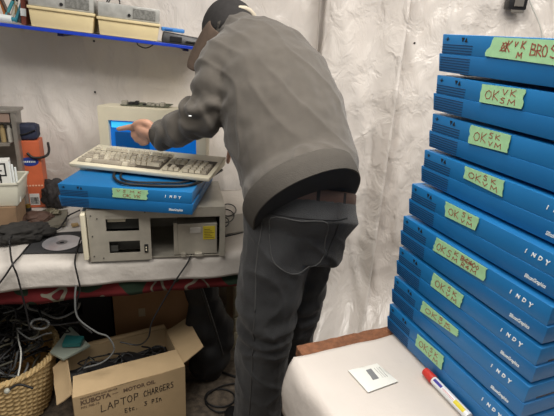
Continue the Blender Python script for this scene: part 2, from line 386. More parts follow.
# ================================================================== BLUE COMPUTERS
UW, UD, UH = .41, .36, .080
XMAP = {}
def unit(name='desktop_computer'):
    root = empty(name, (0, 0, 0))
    # lower shell
    bm = bmesh.new()
    hull8(bm, [(.002, .004, .0045), (UW-.002, .004, .0045), (UW-.002, UD, .0045), (.002, UD, .0045)], [(-.003, .0008, .0405), (UW+.0015, .0008, .0405), (UW+.0015, UD, .0405), (-.003, UD, .0405)], .0014)
    fin(bm, 'lower_shell', bluelo, root, True, 35)
    # upper shell
    bm = bmesh.new()
    hull8(bm, [(.004, .0018, .0405), (UW-.002, .0018, .0405), (UW-.002, UD-.002, .0405), (.004, UD-.002, .0405)], [(-.001, .001, .0785), (UW+.0, .001, .0785), (UW+.0, UD-.002, .0785), (-.001, UD-.002, .0785)], .0016)
    fin(bm, 'upper_shell', blue, root, True, 35)
    # vent slots: fine dark grooves on left of the face
    bm = bmesh.new()
    for k in range(11):
        z = .008+.0050*k
        if .037 < z < .0415: continue
        y = -.0018 if z > .02 else -.0002+.0
        if z < .04: y = .004-(.0032)*(z-.0045)/.036
        else: y = .0018-.0008*(z-.0405)/.038
        box(bm, .004, .090, y-.0009, y+.0006, z, z+.0012)
    fin(bm, 'vent_slots', slotm, root)
    # marks: power symbol and volume triangles
    bm = bmesh.new(); y = .0004
    box(bm, .016, .0175, y-.0005, y+.001, .066, .073); box(bm, .0175, .021, y-.0005, y+.001, .0688, .0702)
    box(bm, .011, .016, y-.0004, y+.001, .0690, .0700)
    fin(bm, 'power_mark', blk, root)
    for cx, s in ((.061, -1), (.0705, 1)):
        bm = bmesh.new()
        a = [V((cx-.0038, y-.0005, .0695-.004*s)), V((cx+.0038, y-.0005, .0695-.004*s)), V((cx, y-.0005, .0695+.004*s))]
        va = [bm.verts.new(p) for p in a]; vb = [bm.verts.new(p+V((0, .0012, 0))) for p in a]
        bm.faces.new(va); bm.faces.new(vb[::-1])
        for i in range(3): bm.faces.new((va[i], vb[i], vb[(i+1) % 3], va[(i+1) % 3]))
        fin(bm, 'volume_mark', blk, root)
    # model lettering
    bm = bmesh.new()
    for i, ch in enumerate('INDY'):
        sz = .0105 if ch != 'Y' else .0125
        text_bm(bm, ch, sz, XZ(.326+i*.0135, .0008, .0575-(.002 if ch == 'Y' else 0)), .0005, .18, 1.0, bold=.0003)
    fin(bm, 'model_lettering', prwhite, root)
    bm = bmesh.new(); text_bm(bm, 'SiliconGraphics', .0105, M4.Translation((.336, .0030, .0150)) @ M4.Rotation(pi/2+.089, 4, 'X'), .0005, .25, .66, bold=.00025)
    fin(bm, 'maker_lettering', prwhite, root)
    # side slots (right) and feet
    bm = bmesh.new()
    for z in (.044,):
        box(bm, UW-.0045, UW-.0015, .03, .12, z, z+.0035)
        box(bm, UW-.0045, UW-.0015, .15, .30, z, z+.0035)
    fin(bm, 'side_slot', blk, root)
    for fx in (.04, UW-.04):
        for fy in (.05, UD-.05):
            bm = bmesh.new(); box(bm, fx-.012, fx+.012, fy-.012, fy+.012, 0, .0055, .001); fin(bm, 'rubber_foot', blk, root)
    return root
def add_tape(root, W, quad_px, items, ink, seed=0):
    """tape stuck to the face of the unit; quad given where it shows, resolved on the face plane"""
    Wi = W.inverted(); E_ = Wi @ EYE; loc = []
    for (x, y) in quad_px:
        d = Wi.to_3x3() @ ray(x, y); t = (-.0022-E_.y)/d.y; loc.append(E_+d*t)
    TL, TR, BR, BL = loc
    for q in loc: q.z = min(max(q.z, .006), .0775)
    def f(u, v): # u right, v up
        a = BL.lerp(BR, u); b = TL.lerp(TR, u); return a.lerp(b, v)
    bm = bmesh.new(); N = 14; rnd = random.Random(seed); ring = []
    for k in range(N+1): ring.append((k/N, 0))
    for k in range(1, 6): ring.append((1+rnd.uniform(-.02, .02), k/6))
    for k in range(N+1): ring.append((1-k/N, 1))
    for k in range(1, 6): ring.append((rnd.uniform(-.02, .02), 1-k/6))
    a = [bm.verts.new(f(u, v)) for u, v in ring]; b = [bm.verts.new(f(u, v)+V((0, .0012, 0))) for u, v in ring]
    bm.faces.new(a); bm.faces.new(b[::-1])
    for i in range(len(a)): bm.faces.new((a[i], b[i], b[(i+1) % len(a)], a[(i+1) % len(a)]))
    tp = fin(bm, 'masking_tape', tapem, root); tp['label'] = 'green tape label with handwritten letters'
    bm = bmesh.new(); strokes(bm, f, items, ink, (0, -.0004, 0)); fin(bm, 'handwriting', inkred, tp)
    return loc
fitx, fity, YAW, TOPZ = .31568611, 1.03406151, radians(67.75925), .013119
tlx = {1:443, 2:437, 3:433, 4:425, 5:412, 6:403, 7:399, 8:394, 9:390}
fpx = {1:439, 2:432, 3:426, 4:420, 5:414, 6:408, 7:403, 8:398, 9:394}
ez = [('O',.12,.25,.17,.45),('K',.31,.25,.15,.5)]
IT = {
 1: [('O',.14,.35,.085,.42),('X',.14,.35,.085,.4),('K',.22,.35,.07,.5),('V',.34,.62,.045,.2),('K',.45,.55,.06,.32),('M',.42,.12,.07,.24),('B',.60,.3,.08,.5),('R',.69,.3,.07,.48),('O',.77,.3,.07,.46),('S',.88,.28,.09,.5)],
 2: ez+[('V',.52,.58,.12,.28),('K',.70,.58,.13,.3),('S',.50,.14,.12,.28),('M',.68,.12,.17,.28)],
 3: ez+[('S',.50,.56,.11,.3),('K',.66,.58,.12,.26),('V',.52,.16,.1,.22),('M',.68,.12,.16,.26)],
 4: ez+[('S',.50,.56,.11,.32),('K',.70,.58,.12,.26),('V',.50,.14,.13,.26),('M',.70,.12,.17,.3)],
 5: ez+[('S',.54,.56,.11,.32),('K',.72,.56,.12,.26),('V',.54,.14,.11,.22),('M',.72,.12,.17,.26)],
 6: [('O',.06,.22,.09,.5),('K',.16,.22,.09,.5),('S',.28,.2,.09,.5),('K',.41,.58,.08,.28),('M',.40,.14,.1,.26),('R',.54,.5,.07,.36),('4',.61,.5,.07,.36),('4',.68,.5,.07,.36),('0',.75,.5,.07,.36),('0',.82,.5,.06,.3),('X',.56,.5,.1,.3),('X',.68,.5,.1,.3),('R',.58,.12,.07,.3),('4',.66,.12,.07,.3),('M',.76,.12,.1,.26)],
 7: ez+[('S',.52,.56,.11,.32),('K',.70,.56,.12,.26),('V',.52,.14,.11,.24),('M',.70,.12,.17,.26)],
 8: ez+[('S',.50,.56,.11,.32),('K',.68,.56,.12,.26),('V',.50,.14,.11,.24),('M',.66,.12,.17,.26)],
 9: ez+[('S',.52,.56,.11,.32),('K',.70,.56,.12,.26),('V',.50,.14,.11,.24),('M',.68,.12,.17,.26)]}
TP = {1: [(494,37),(574,41),(574,68),(485,56)], 2: [(482,84),(526,88.5),(521,109),(479,102)], 3: [(471,125),(511,135),(507,153),(468,143)],
 4: [(465.5,163),(505,179.5),(502,197),(463.5,178)], 5: [(445.7,200),(479.6,215),(474.6,230.5),(444.7,216)], 6: [(437.4,232.5),(488.5,265),(483,281),(432.4,249.8)],
 7: [(433.7,272.4),(463.6,296),(459.6,308),(430.4,285.7)], 8: [(423,299.6),(459,328),(457,337),(420,311)], 9: [(417.4,334),(444,357),(441,370),(415,345)]}
LB = {1: 'topmost blue computer of the tall stack, its long green tape ending in four large letters',
 2: 'second blue computer from the top of the tall stack, tape reading OK VK SM',
 3: 'third blue computer from the top of the tall stack, short green tape at its middle',
 4: 'fourth blue computer from the top, the highest whose white INDY lettering is in view',
 5: 'middle computer of the tall blue stack, just above the one with a long scribbled tape',
 6: 'blue computer fourth from the bottom of the stack, its long tape carrying struck-out scribbles',
 7: 'blue computer third from the bottom, directly under the one with the long scribbled tape',
 8: 'blue computer second from the bottom of the tall stack',
 9: 'bottom blue computer of the tall stack, resting on the white sheet beside the marker'}
IT[1] = [(c, .05+u*.80, v, du*.9, dv) for c, u, v, du, dv in IT[1]]
PITCH = .082; TT = .75
proto = unit()
for k in range(1, 10):
    o = proto if k == 1 else copytree(proto)
    z = H+TOPZ-(k-1)*PITCH-.0785
    p = V((fitx, fity, z)); p.x += (tlx[k]-fpx[k])/px_m(p+V((0, 0, .08)))
    o.location = p; o.rotation_euler = (0, 0, -YAW)
    tag(o, LB[k], 'computer', 'blue computers in the tall stack')
    if k == 1: UNITS = []
    UNITS.append(o)
protoB = copytree(proto)
for k, o in enumerate(UNITS, 1):
    W = M4.Translation(o.location) @ M4.Rotation(-YAW, 4, 'Z')
    L = add_tape(o, W, TP[k], IT[k], .0016 if k > 1 else .0022, k); DBG('tape', k, [tuple(round(c, 3) for c in q) for q in L])
zb = H+TOPZ-8*PITCH-.0785; DBG('stack base z', zb)
# ================================================================== RIGHT TABLE
TZ = zb-.0005       # top of the white sheet
pA = az(301, 357, TZ); pB = az(388, 337, TZ); td = (pB-pA); td.z = 0; td.normalize(); tn = V((td.y, -td.x, 0))   # tn toward the camera
TYAW = atan2(td.y, td.x)
RTAB = empty('side_table', (pA.x, pA.y, 0), TYAW, 'low table with a rough brown top holding the tall blue stack', 'table')
tbrown = mat('rough brown board', hexc(128, 84, 58), .9, noise_amt=.2, nscale=70, bump=.9, bscale=160, bdist=.006)
bm = bmesh.new(); box(bm, .010, .98, -.62, .05, TZ-.034, TZ-.006, .003)
bmesh.ops.subdivide_edges(bm, edges=[e for e in bm.edges if e.calc_length() > .3], cuts=70, use_grid_fill=True)
for v in bm.verts:
    if v.co.y > .04 or v.co.x < .015: v.co += V((.003*noise.noise(v.co*90), .004*noise.noise(v.co*110+V((5, 5, 5))), .0015*noise.noise(v.co*130)))
fin(bm, 'tabletop', tbrown, RTAB)
for (x, y) in ((.07, -.55), (.9, -.55), (.07, -.05), (.9, -.05)):
    bm = bmesh.new(); box(bm, x-.02, x+.02, y-.02, y+.02, 0, TZ-.034, .003); fin(bm, 'leg', tbrown, RTAB)
# white cover sheet draped over front-left
bm = bmesh.new(); NX, NY = 90, 70; rows = []
for i in range(NX+1):
    s = i/NX; x = -.016+.99*s; row = []
    for j in range(NY+1):
        tt = j/NY; y = .006-.63*tt + .006*noise.noise(V((x*12, 0, 2)))*(1-tt)
        z = TZ+noise.noise(V((x*8, y*8, 1)))*.0015-.002
        row.append(bm.verts.new((x, y, z)))
    # start (left) edge
    rows.append(row)
# left skirt
sk = []
for j in range(NY+1):
    b = rows[0][j].co; col = []
    for k in range(1, 9):
        dr = .16*k/8; col.append(bm.verts.new((b.x-.008-.006*sin(k*.4)+.012*noise.noise(V((b.y*7, k*.2, 0)))-.02*k/8, b.y, b.z-dr-.002)))
    sk.append(col)
for i in range(NX):
    for j in range(NY): bm.faces.new((rows[i][j], rows[i+1][j], rows[i+1][j+1], rows[i][j+1]))
for j in range(NY):
    pr = [rows[0][j]]+sk[j]; pn = [rows[0][j+1]]+sk[j+1]
    for k in range(8): bm.faces.new((pr[k], pr[k+1], pn[k+1], pn[k]))
o = fin(bm, 'cover_sheet', clothr, None, True, 80); o.location = (pA.x, pA.y, 0); o.rotation_euler = (0, 0, TYAW)
o.modifiers.new('s', 'SOLIDIFY').thickness = .003; o.modifiers['s'].offset = -1
tag(o, 'soft white sheet covering the brown table under the blue stack', 'cloth')
# marker ------------------------------------------------------------
m0 = az(425, 371, TZ+.010); m1 = az(471, 419, TZ+.010)
md = (m1-m0).normalized(); 
mk = empty('marker_pen', m0, atan2(md.y, md.x), 'red-capped white marker lying against the foot of the blue stack', 'marker')
def lathe(bm, prof, seg=20, mi=0):   # along +x
    rings = [[bm.verts.new((x, r_*cos(2*pi*k/seg), r_*sin(2*pi*k/seg))) for k in range(seg)] for x, r_ in prof]
    for a, b in zip(rings, rings[1:]):
        for k in range(seg): f = bm.faces.new((a[k], a[(k+1) % seg], b[(k+1) % seg], b[k])); f.material_index = mi
    bm.faces.new(rings[0][::-1]); bm.faces.new(rings[-1])
red = mat('red cap plastic', hexc(196, 52, 44), .4)
bm = bmesh.new(); lathe(bm, [(0, .0075), (.001, .0095), (.030, .0112), (.0315, .0108)]); fin(bm, 'cap', red, mk, True)
bm = bmesh.new(); lathe(bm, [(.0275, .0092), (.140, .0092), (.142, .0085)]); fin(bm, 'barrel', mat('white barrel', hexc(226, 228, 230), .35), mk, True)
def wrap(bm, x0, x1, a0, a1, r_=.0094):
    n = 8; A = [(bm.verts.new((x0, -r_*sin(a), r_*cos(a))), bm.verts.new((x1, -r_*sin(a), r_*cos(a)))) for a in [a0+(a1-a0)*k/n for k in range(n+1)]]
    for p, q in zip(A, A[1:]): bm.faces.new((p[0], p[1], q[1], q[0]))
bm = bmesh.new(); wrap(bm, .036, .062, .2, .9); o = fin(bm, 'label_band', mat('violet blue print', hexc(62, 56, 150), .4), mk); o['label'] = 'violet blue printed band'
bm = bmesh.new(); wrap(bm, .065, .100, .5, .6); wrap(bm, .065, .100, .8, .86); o = fin(bm, 'label_lines', red, mk); o['label'] = 'thin red printed lines'
bm = bmesh.new(); wrap(bm, .102, .132, .1, 1.1); o = fin(bm, 'label_patch', mat('yellow print', hexc(222, 205, 60), .4), mk); o['label'] = 'yellow printed patch'
for ch in mk.children: ch.rotation_euler = (-pi*0.5, 0, 0) if False else (0, 0, 0)
# packet -------------------------------------------------------------
q = [az(348, 371, TZ), az(377, 364, TZ), az(398, 382, TZ), az(368, 393, TZ)]
c = sum(q, V())/4; pk = empty('plastic_packet', (c.x, c.y, TZ), 0, 'small white packet with a grey printed label lying on the white sheet', 'packet')
bm = bmesh.new(); N = 12; g = []
for top in (1, 0):
    g.append([])
    for i in range(N+1):
        g[-1].append([])
        for j in range(N+1):
            s, t = i/N, j/N; p = q[0].lerp(q[1], s).lerp(q[3].lerp(q[2], s), t)-V((c.x, c.y, TZ))
            bul = (1-(2*s-1)**4)*(1-(2*t-1)**4); p.z = .001+top*(.004*bul*(1+.5*noise.noise(V((s*5, t*5, 0))))+.001)
            g[-1][-1].append(bm.verts.new(p))
for k in (0, 1):
    for i in range(N):
        for j in range(N): bm.faces.new((g[k][i][j], g[k][i+1][j], g[k][i+1][j+1], g[k][i][j+1]))
bd = [(i, 0) for i in range(N)]+[(N, j) for j in range(N)]+[(N-i, N) for i in range(N)]+[(0, N-j) for j in range(N)]
for a, b in zip(bd, bd[1:]+bd[:1]): bm.faces.new((g[0][a[0]][a[1]], g[0][b[0]][b[1]], g[1][b[0]][b[1]], g[1][a[0]][a[1]]))
fin(bm, 'pouch', mat('white film', hexc(228, 228, 222), .3), pk, True, 70)
bm = bmesh.new(); qq = [az(366, 370, TZ+.007), az(371, 368.5, TZ+.007), az(379, 378, TZ+.007), az(373, 379.5, TZ+.007)]
quadbox(bm, [p-V((c.x, c.y, TZ)) for p in qq], (0, 0, -.0012)); fin(bm, 'printed_label', mat('grey print', hexc(120, 122, 124), .6), pk)
bm = bmesh.new()
for k in range(3):
    a = az(374+k*2.4, 368-k*.5, TZ+.0066); b = az(383+k*2.2, 377.5-k*.6, TZ+.0066); s_ = V((.001, .0004, 0))
    quadbox(bm, [p-V((c.x, c.y, TZ)) for p in (a, b, b+s_, a+s_)], (0, 0, -.001))
fin(bm, 'small_print', mat('pale grey print', hexc(172, 172, 170), .6), pk)

# ================================================================== CHASSIS, BENCH COMPUTER, KEYBOARD
zc = .749
c0 = az(91, 262, zc); c1 = az(145, 256, zc); cd = (c1-c0); cd.z = 0; CY = atan2(cd.y, cd.x); DBG('chassis yaw', math.degrees(CY), c0[:])
CY = radians(13); cw = .43
ZB = .9305
ch_ = empty('computer_chassis', (c0.x, c0.y, zc), CY, 'open grey metal desktop computer chassis with empty drive bays on the bench', 'computer chassis')
hh = ZB-zc-.001
bm = bmesh.new(); panel(bm, .19, hh, .002, [(.055, .155, .105, .158), (.060, .155, .028, .070)])
fin(bm, 'bay_panel', steel, ch_)
bm = bmesh.new(); box(bm, 0, cw, 0, .27, hh-.003, hh); box(bm, 0, cw, .001, .003, hh-.034, hh-.003); box(bm, .0, cw, .01, .27, 0, .002)
box(bm, -.001, .001, .002, .27, 0, hh-.003); box(bm, cw-.001, cw+.001, .002, .27, 0, hh-.003); box(bm, 0, cw, .268, .27, 0, hh)
box(bm, cw-.018, cw, 0, .003, 0, hh-.003)
fin(bm, 'frame', steel, ch_)
bm = bmesh.new(); box(bm, .05, .16, .03, .15, .10, .162, .001); fin(bm, 'drive_cage', inside, ch_)
bm = bmesh.new(); box(bm, .058, .113, .012, .03, .132, .146, .001); fin(bm, 'bay_insert', cream, ch_)
bm = bmesh.new(); box(bm, .055, .165, .04, .16, .02, .075, .001); box(bm, .06, .085, .01, .04, .028, .05, .002); fin(bm, 'drive_cage', inside, ch_)
bm = bmesh.new(); box(bm, .168, .180, -.003, .001, .026, .056, .001); fin(bm, 'power_socket', blk, ch_)
bm = bmesh.new(); box(bm, .172, .176, -.005, -.002, .034, .040); box(bm, .172, .176, -.005, -.002, .044, .048); fin(bm, 'socket_pins', cream, ch_.children[-1])
# power supply / drive box on the right
bm = bmesh.new(); box(bm, .275, .405, .012, .2, .006, .118, .002); box(bm, .262, .275, .012, .018, .006, .122, .001); fin(bm, 'power_supply', steel, ch_)
ps = ch_.children[-1]
bm = bmesh.new(); box(bm, .358, .398, .0105, .012, .060, .108); o = fin(bm, 'warning_label', mat('yellow label', hexc(206, 186, 52), .6), ps); o['label'] = 'yellow warning label'
bm = bmesh.new()
for k in range(6): box(bm, .362, .394-.006*(k % 3), .0098, .0106, .066+k*.006, .0675+k*.006)
fin(bm, 'label_print', mat('dark print', hexc(96, 84, 40), .7), ps.children[0])
bm = bmesh.new(); box(bm, .315, .35, .0105, .012, .085, .105); o = fin(bm, 'paper_label', mat('paper label', hexc(200, 196, 188), .7), ps)
bm = bmesh.new(); box(bm, .285, .300, .004, .012, .0, .014, .001); box(bm, .33, .355, .004, .012, .0, .012, .001); fin(bm, 'clip', steel, ps)
# side bezel flap on the left
bm = bmesh.new(); box(bm, -.018, -.004, -.012, .12, .012, hh-.012, .003); o = fin(bm, 'front_bezel', cream, ch_); o['label'] = 'cream plastic bezel on its left side'
bm = bmesh.new()
for x, z in ((.012, .02), (.012, .16), (.03, .15), (.012, .09), (.175, .168), (.04, .012)):
    bmesh.ops.create_cone(bm, cap_ends=True, segments=10, radius1=.0022, radius2=.002, depth=.002, matrix=M4.Translation((x, -.001, z)) @ M4.Rotation(pi/2, 4, 'X'))
fin(bm, 'screws', inside, ch_)
# blue computer on chassis
i0 = az(60.5, 208, ZB); i1 = az(194, 217, ZB); idr = i1-i0; idr.z = 0; IY = atan2(idr.y, idr.x); DBG('indy width', idr.length, math.degrees(IY))
protoB.location = (i0.x, i0.y, ZB); protoB.rotation_euler = (0, 0, IY); protoB['group'] = ''
del protoB['group']
tag(protoB, 'blue computer lying on the open metal chassis beneath the cream keyboard', 'computer')
W = M4.Translation(protoB.location) @ M4.Rotation(IY, 4, 'Z')
add_tape(protoB, W, [(112, 183), (148, 187), (146.5, 200), (112.5, 197)], [('O',.30,.12,.12,.34),('K',.42,.12,.12,.36),('V',.62,.15,.08,.3),('K',.72,.15,.1,.3),('V',.12,.62,.1,.24),('S',.3,.62,.08,.24),('K',.72,.6,.1,.24),('M',.5,.62,.12,.22)], .0014, 22)
# keyboard
KZ = ZB+.0785+.012
kf0, kf1, kb1, kb0 = az(68, 163, KZ+.012), az(206, 178, KZ+.012), az(228, 158, KZ+.03), az(106, 143, KZ+.03)
kd = kf1-kf0; kd.z = 0; KY = atan2(kd.y, kd.x); KW = kd.length; KD = .19
DBG('kbd', KW, math.degrees(KY), (kb0-kf0)[:], (kb1-kf1)[:])
KW = .485
kb = empty('keyboard', (kf0.x, kf0.y, ZB+.0785+.010), KY, 'dusty cream computer keyboard lying across the blue computer under the hand', 'keyboard')
kshear = 0.0
def kpt(u, v, z): return V((u, v, z))
bm = bmesh.new()
hull8(bm, [(.003, .003, 0), (KW-.003, .003, 0), (KW-.003, KD-.003, .006), (.003, KD-.003, .006)], [(0, 0, .014), (KW, 0, .014), (KW, KD, .036), (0, KD, .036)], .004)
fin(bm, 'case', cream, kb, True, 35)
sl = (.036-.014)/KD
def kz(v): return .014+sl*v
bm = bmesh.new()
for (x0, x1) in ((.018, .018+.276*KW/.46),(.302*KW/.46, .354*KW/.46),(.366*KW/.46, .446*KW/.46)):
    quadbox(bm, [(x0, .022, kz(.022)+.0006), (x1, .022, kz(.022)+.0006), (x1, .135, kz(.135)+.0006), (x0, .135, kz(.135)+.0006)], (0, 0, -.002))
fin(bm, 'key_well', mat('dusty grey key bed', hexc(86, 78, 68), .8), kb)
def key(x, y, w, m_):
    bm = bmesh.new(); z = kz(y+.008); h = .0085; d = .0165
    hull8(bm, [(x, y, z), (x+w, y, z), (x+w, y+d, z+sl*d), (x, y+d, z+sl*d)], [(x+.0022, y+.002, z+h), (x+w-.0022, y+.002, z+h), (x+w-.0022, y+d-.0035, z+h+.0012), (x+.0022, y+d-.0035, z+h+.0012)])
    return fin(bm, 'key', m_, kb)
sx = KW/.46; kw = .0165*sx; pit = .0183*sx; nk = 0
rowsK = [(.024, [1.4, 1.1, 5.6, 1.1, 1.4]), (.0425, [2.2]+[1]*10+[2.4]), (.061, [1.7]+[1]*11+[1.9]), (.0795, [1.4]+[1]*12+[1.3]), (.098, [1]*13+[1.7]), (.140, None)]
keyd = mat('grey dusty keycap', hexc(164, 155, 140), .6, noise_amt=.1)
for y, r_ in rowsK:
    if r_:
        x = .019*sx
        for w in r_:
            key(x, y, w*pit-.0016, keyd if ((w > 1.25 and random.random() < .5) or random.random() < .10) else keyc); x += w*pit; nk += 1
    else:
        for gx in [0]+[2+i for i in range(4)]+[6.5+i for i in range(4)]+[11+i for i in range(4)]:
            key(.019*sx+gx*pit, y-.002, pit-.0016, keyc); nk += 1
for y, xs in ((.024, (0, 1, 2)), (.0425, (1,)), (.0795, (0, 1, 2)), (.098, (0, 1, 2))):
    for i in xs: key((.303+i*.0175)*sx, y, .0158*sx, keyc); nk += 1
for r_, y in enumerate((.024, .0425, .061, .0795, .098)):
    for i in range(4):
        if nk < 100: key((.367+i*.0195)*sx, y, .0175*sx, keyd if i == 3 else keyc); nk += 1
DBG('keys', nk)
bm = bmesh.new()
bm.free()
for fx in (.03, KW-.05):
    bm = bmesh.new(); box(bm, fx, fx+.02, .15, .17, -.010, .007, .001); fin(bm, 'foot', cream, kb)
    bm = bmesh.new(); box(bm, fx, fx+.02, .015, .025, -.0098, .003, .001); fin(bm, 'foot', cream, kb)
# cable over the unit front
zt = ZB+.0785+.006
pts = [az(128, 166, zt+.0), az(117, 170, zt), az(114, 177, zt), az(122, 183, zt+.002), az(140, 185, zt), az(165, 186, zt), az(190, 185, zt), az(208, 178, zt), az(222, 170, zt)]
cable('keyboard_cable', pts, .0045, blkc, 'thick black cable looped on the blue computer just below the keyboard front', None)
pts = [az(132, 170, zt), az(122, 173, zt), az(122, 179, zt), az(135, 182, zt), az(160, 182.5, zt), az(185, 182, zt), az(200, 176, zt)]
cable('keyboard_cable', pts, .0035, blkc, 'thinner inner black cable loop under the keyboard front edge', None)

# ================================================================== MONITOR
MY = 1.73
a0 = ay(97, 106, MY); a1 = ay(206, 112, MY); mw = (a1-a0).length; ztop = a0.z; DBG('monitor', mw, ztop, a0[:])
mo = empty('crt_monitor', (a0.x, MY, .749), 0, 'cream CRT monitor with a blue screen standing on the bench behind the keyboard', 'monitor')
mh = ztop-.749
s0 = ay(108, 120, MY)-V((a0.x, 0, .749)); s1x = ay(196, 125, MY).x-a0.x
bzl = s0.x; zt_ = s0.z; zb_ = zt_-.25
bm = bmesh.new()
panel(bm, mw, mh-.05, .035, [(bzl, s1x, zb_-.05, zt_-.05)], M4.Translation((0, 0, .05)))
bm2 = bm
fin(bm2, 'bezel', cream, mo)
bm = bmesh.new()
rings = []
for (y, s) in ((.035, 1), (.12, .97), (.30, .72), (.40, .62)):
    cx, cz = mw/2, .05+(mh-.05)/2; w_, h_ = mw/2*s, (mh-.05)/2*s
    rings.append([bm.verts.new((cx+i*w_, y, cz+j*h_)) for i, j in ((-1, -1), (1, -1), (1, 1), (-1, 1))])
for A, B in zip(rings, rings[1:]):
    for k in range(4): bm.faces.new((A[k], A[(k+1) % 4], B[(k+1) % 4], B[k]))
bm.faces.new(rings[-1]); fin(bm, 'rear_housing', cream, mo)
scm = mat('lit blue screen', hexc(10, 92, 170), .25, emit=.6)
bm = bmesh.new(); n_ = 14
gr = [[bm.verts.new((bzl+(s1x-bzl)*i/n_, .022-.012*(1-((2*i/n_-1)**2+(2*j/n_-1)**2)/2), zb_+(zt_-zb_)*j/n_)) for j in range(n_+1)] for i in range(n_+1)]
for i in range(n_):
    for j in range(n_): bm.faces.new((gr[i][j], gr[i+1][j], gr[i+1][j+1], gr[i][j+1]))
sco = fin(bm, 'screen', scm, mo, True)
bm = bmesh.new(); box(bm, bzl+.006, s1x-.006, .0145, .016, zt_-.030, zt_-.008); o = fin(bm, 'title_bar', mat('lit pale cyan', hexc(60, 186, 236), .3, emit=.8), sco); o['label'] = 'bright cyan bar at the top of the screen'
bm = bmesh.new(); box(bm, bzl+.02, bzl+.15, .0095, .0115, zt_-.15, zt_-.045); o = fin(bm, 'dark_window', mat('lit deep blue', hexc(8, 66, 120), .3, emit=.4), sco)
bm = bmesh.new(); box(bm, .08, mw-.08, .06, .30, 0, .02, .005); box(bm, mw/2-.07, mw/2+.07, .1, .25, .02, .052, .004); fin(bm, 'stand', cream, mo)
# circuit boards on the monitor
pcb = mat('dusty green circuit board', hexc(92, 96, 78), .6, noise_amt=.25, nscale=120)
bp0 = ay(120, 103, MY+.03); bp1 = ay(169, 107, MY+.03)
for nme, x0, x1, lab in (('circuit_board', 0, .45, 'left circuit board lying on top of the cream monitor'), ('circuit_board', .42, 1, 'right longer circuit board lying on top of the cream monitor')):
    w_ = (bp1.x-bp0.x); X0 = bp0.x+w_*x0
    rt_ = empty(nme, (X0, MY+.03+x0*.02, ztop+.0005), radians(-2 if x0 else 3), lab, 'circuit board'); ww = w_*(x1-x0)-.006
    bm = bmesh.new(); box(bm, 0, ww, 0, .08, 0.003, .005); fin(bm, 'board', pcb, rt_)
    bm = bmesh.new(); rn = random.Random(int(x0*10))
    xx = .004
    while xx < ww-.02:
        q_ = rn.uniform(.008, .022); hgt = rn.uniform(.004, .017); box(bm, xx, min(xx+q_, ww), rn.uniform(0, .01), rn.uniform(.02, .05), .005, .005+hgt, .0005, mi=rn.choice((0, 1))); xx += q_+rn.uniform(.002, .01)
    fin(bm, 'components', [blk, steel], rt_)
    bm = bmesh.new()
    for k in range(int(ww/.012)): box(bm, .004+k*.012, .008+k*.012, .002, .004, 0, .003)
    fin(bm, 'solder_pins', steel, rt_)

# ================================================================== SHELF
sY0, sY1 = bp(0, WV-.27).y, 0
def shp(x, y, v):   # ray meets vertical plane parallel to wall at bench v
    d = ray(x, y); o_ = EYE-BA; t = (v-o_.dot(bv))/d.dot(bv); return EYE+d*t
SV = WV-.25
sa = shp(-40, 17.5, SV); sb = shp(215, 49, SV); sdv = (sb-sa); DBG('shelf', sa[:], sb[:])
sroll = math.asin(sdv.z/sdv.length); SL = sdv.length
sh = empty('wall_shelf', sa, 0, 'narrow shelf with bright blue front edge fixed high on the plastic sheeting', 'shelf')
sh.rotation_euler = (M4.Rotation(BYAW, 4, 'Z') @ M4.Rotation(-sroll, 4, 'Y')).to_euler()
SM = M4.Translation(sa) @ sh.rotation_euler.to_matrix().to_4x4()
bm = bmesh.new(); box(bm, 0, SL, -.003, .002, -.012, .0, .0015); o = fin(bm, 'edge_strip', shelfblue, sh); o['label'] = 'bright blue edge strip'
bm = bmesh.new(); box(bm, 0, SL, .002, .235, -.010, -.001); fin(bm, 'board', mat('white shelf board', hexc(205, 205, 210), .5), sh)
for x in (.3, SL-.12):
    bm = bmesh.new(); box(bm, x, x+.02, .01, .235, -.022, -.010, .001); fin(bm, 'bracket', mat('dark blue bracket', hexc(30, 36, 90), .5), sh)
def shl(px, py, v=None, dy=0):   # local coordinate on shelf front plane (y=dy)
    Wi = SM.inverted(); E_ = Wi @ EYE; d = Wi.to_3x3() @ ray(px, py); t = (dy-E_.y)/d.y; return E_+d*t
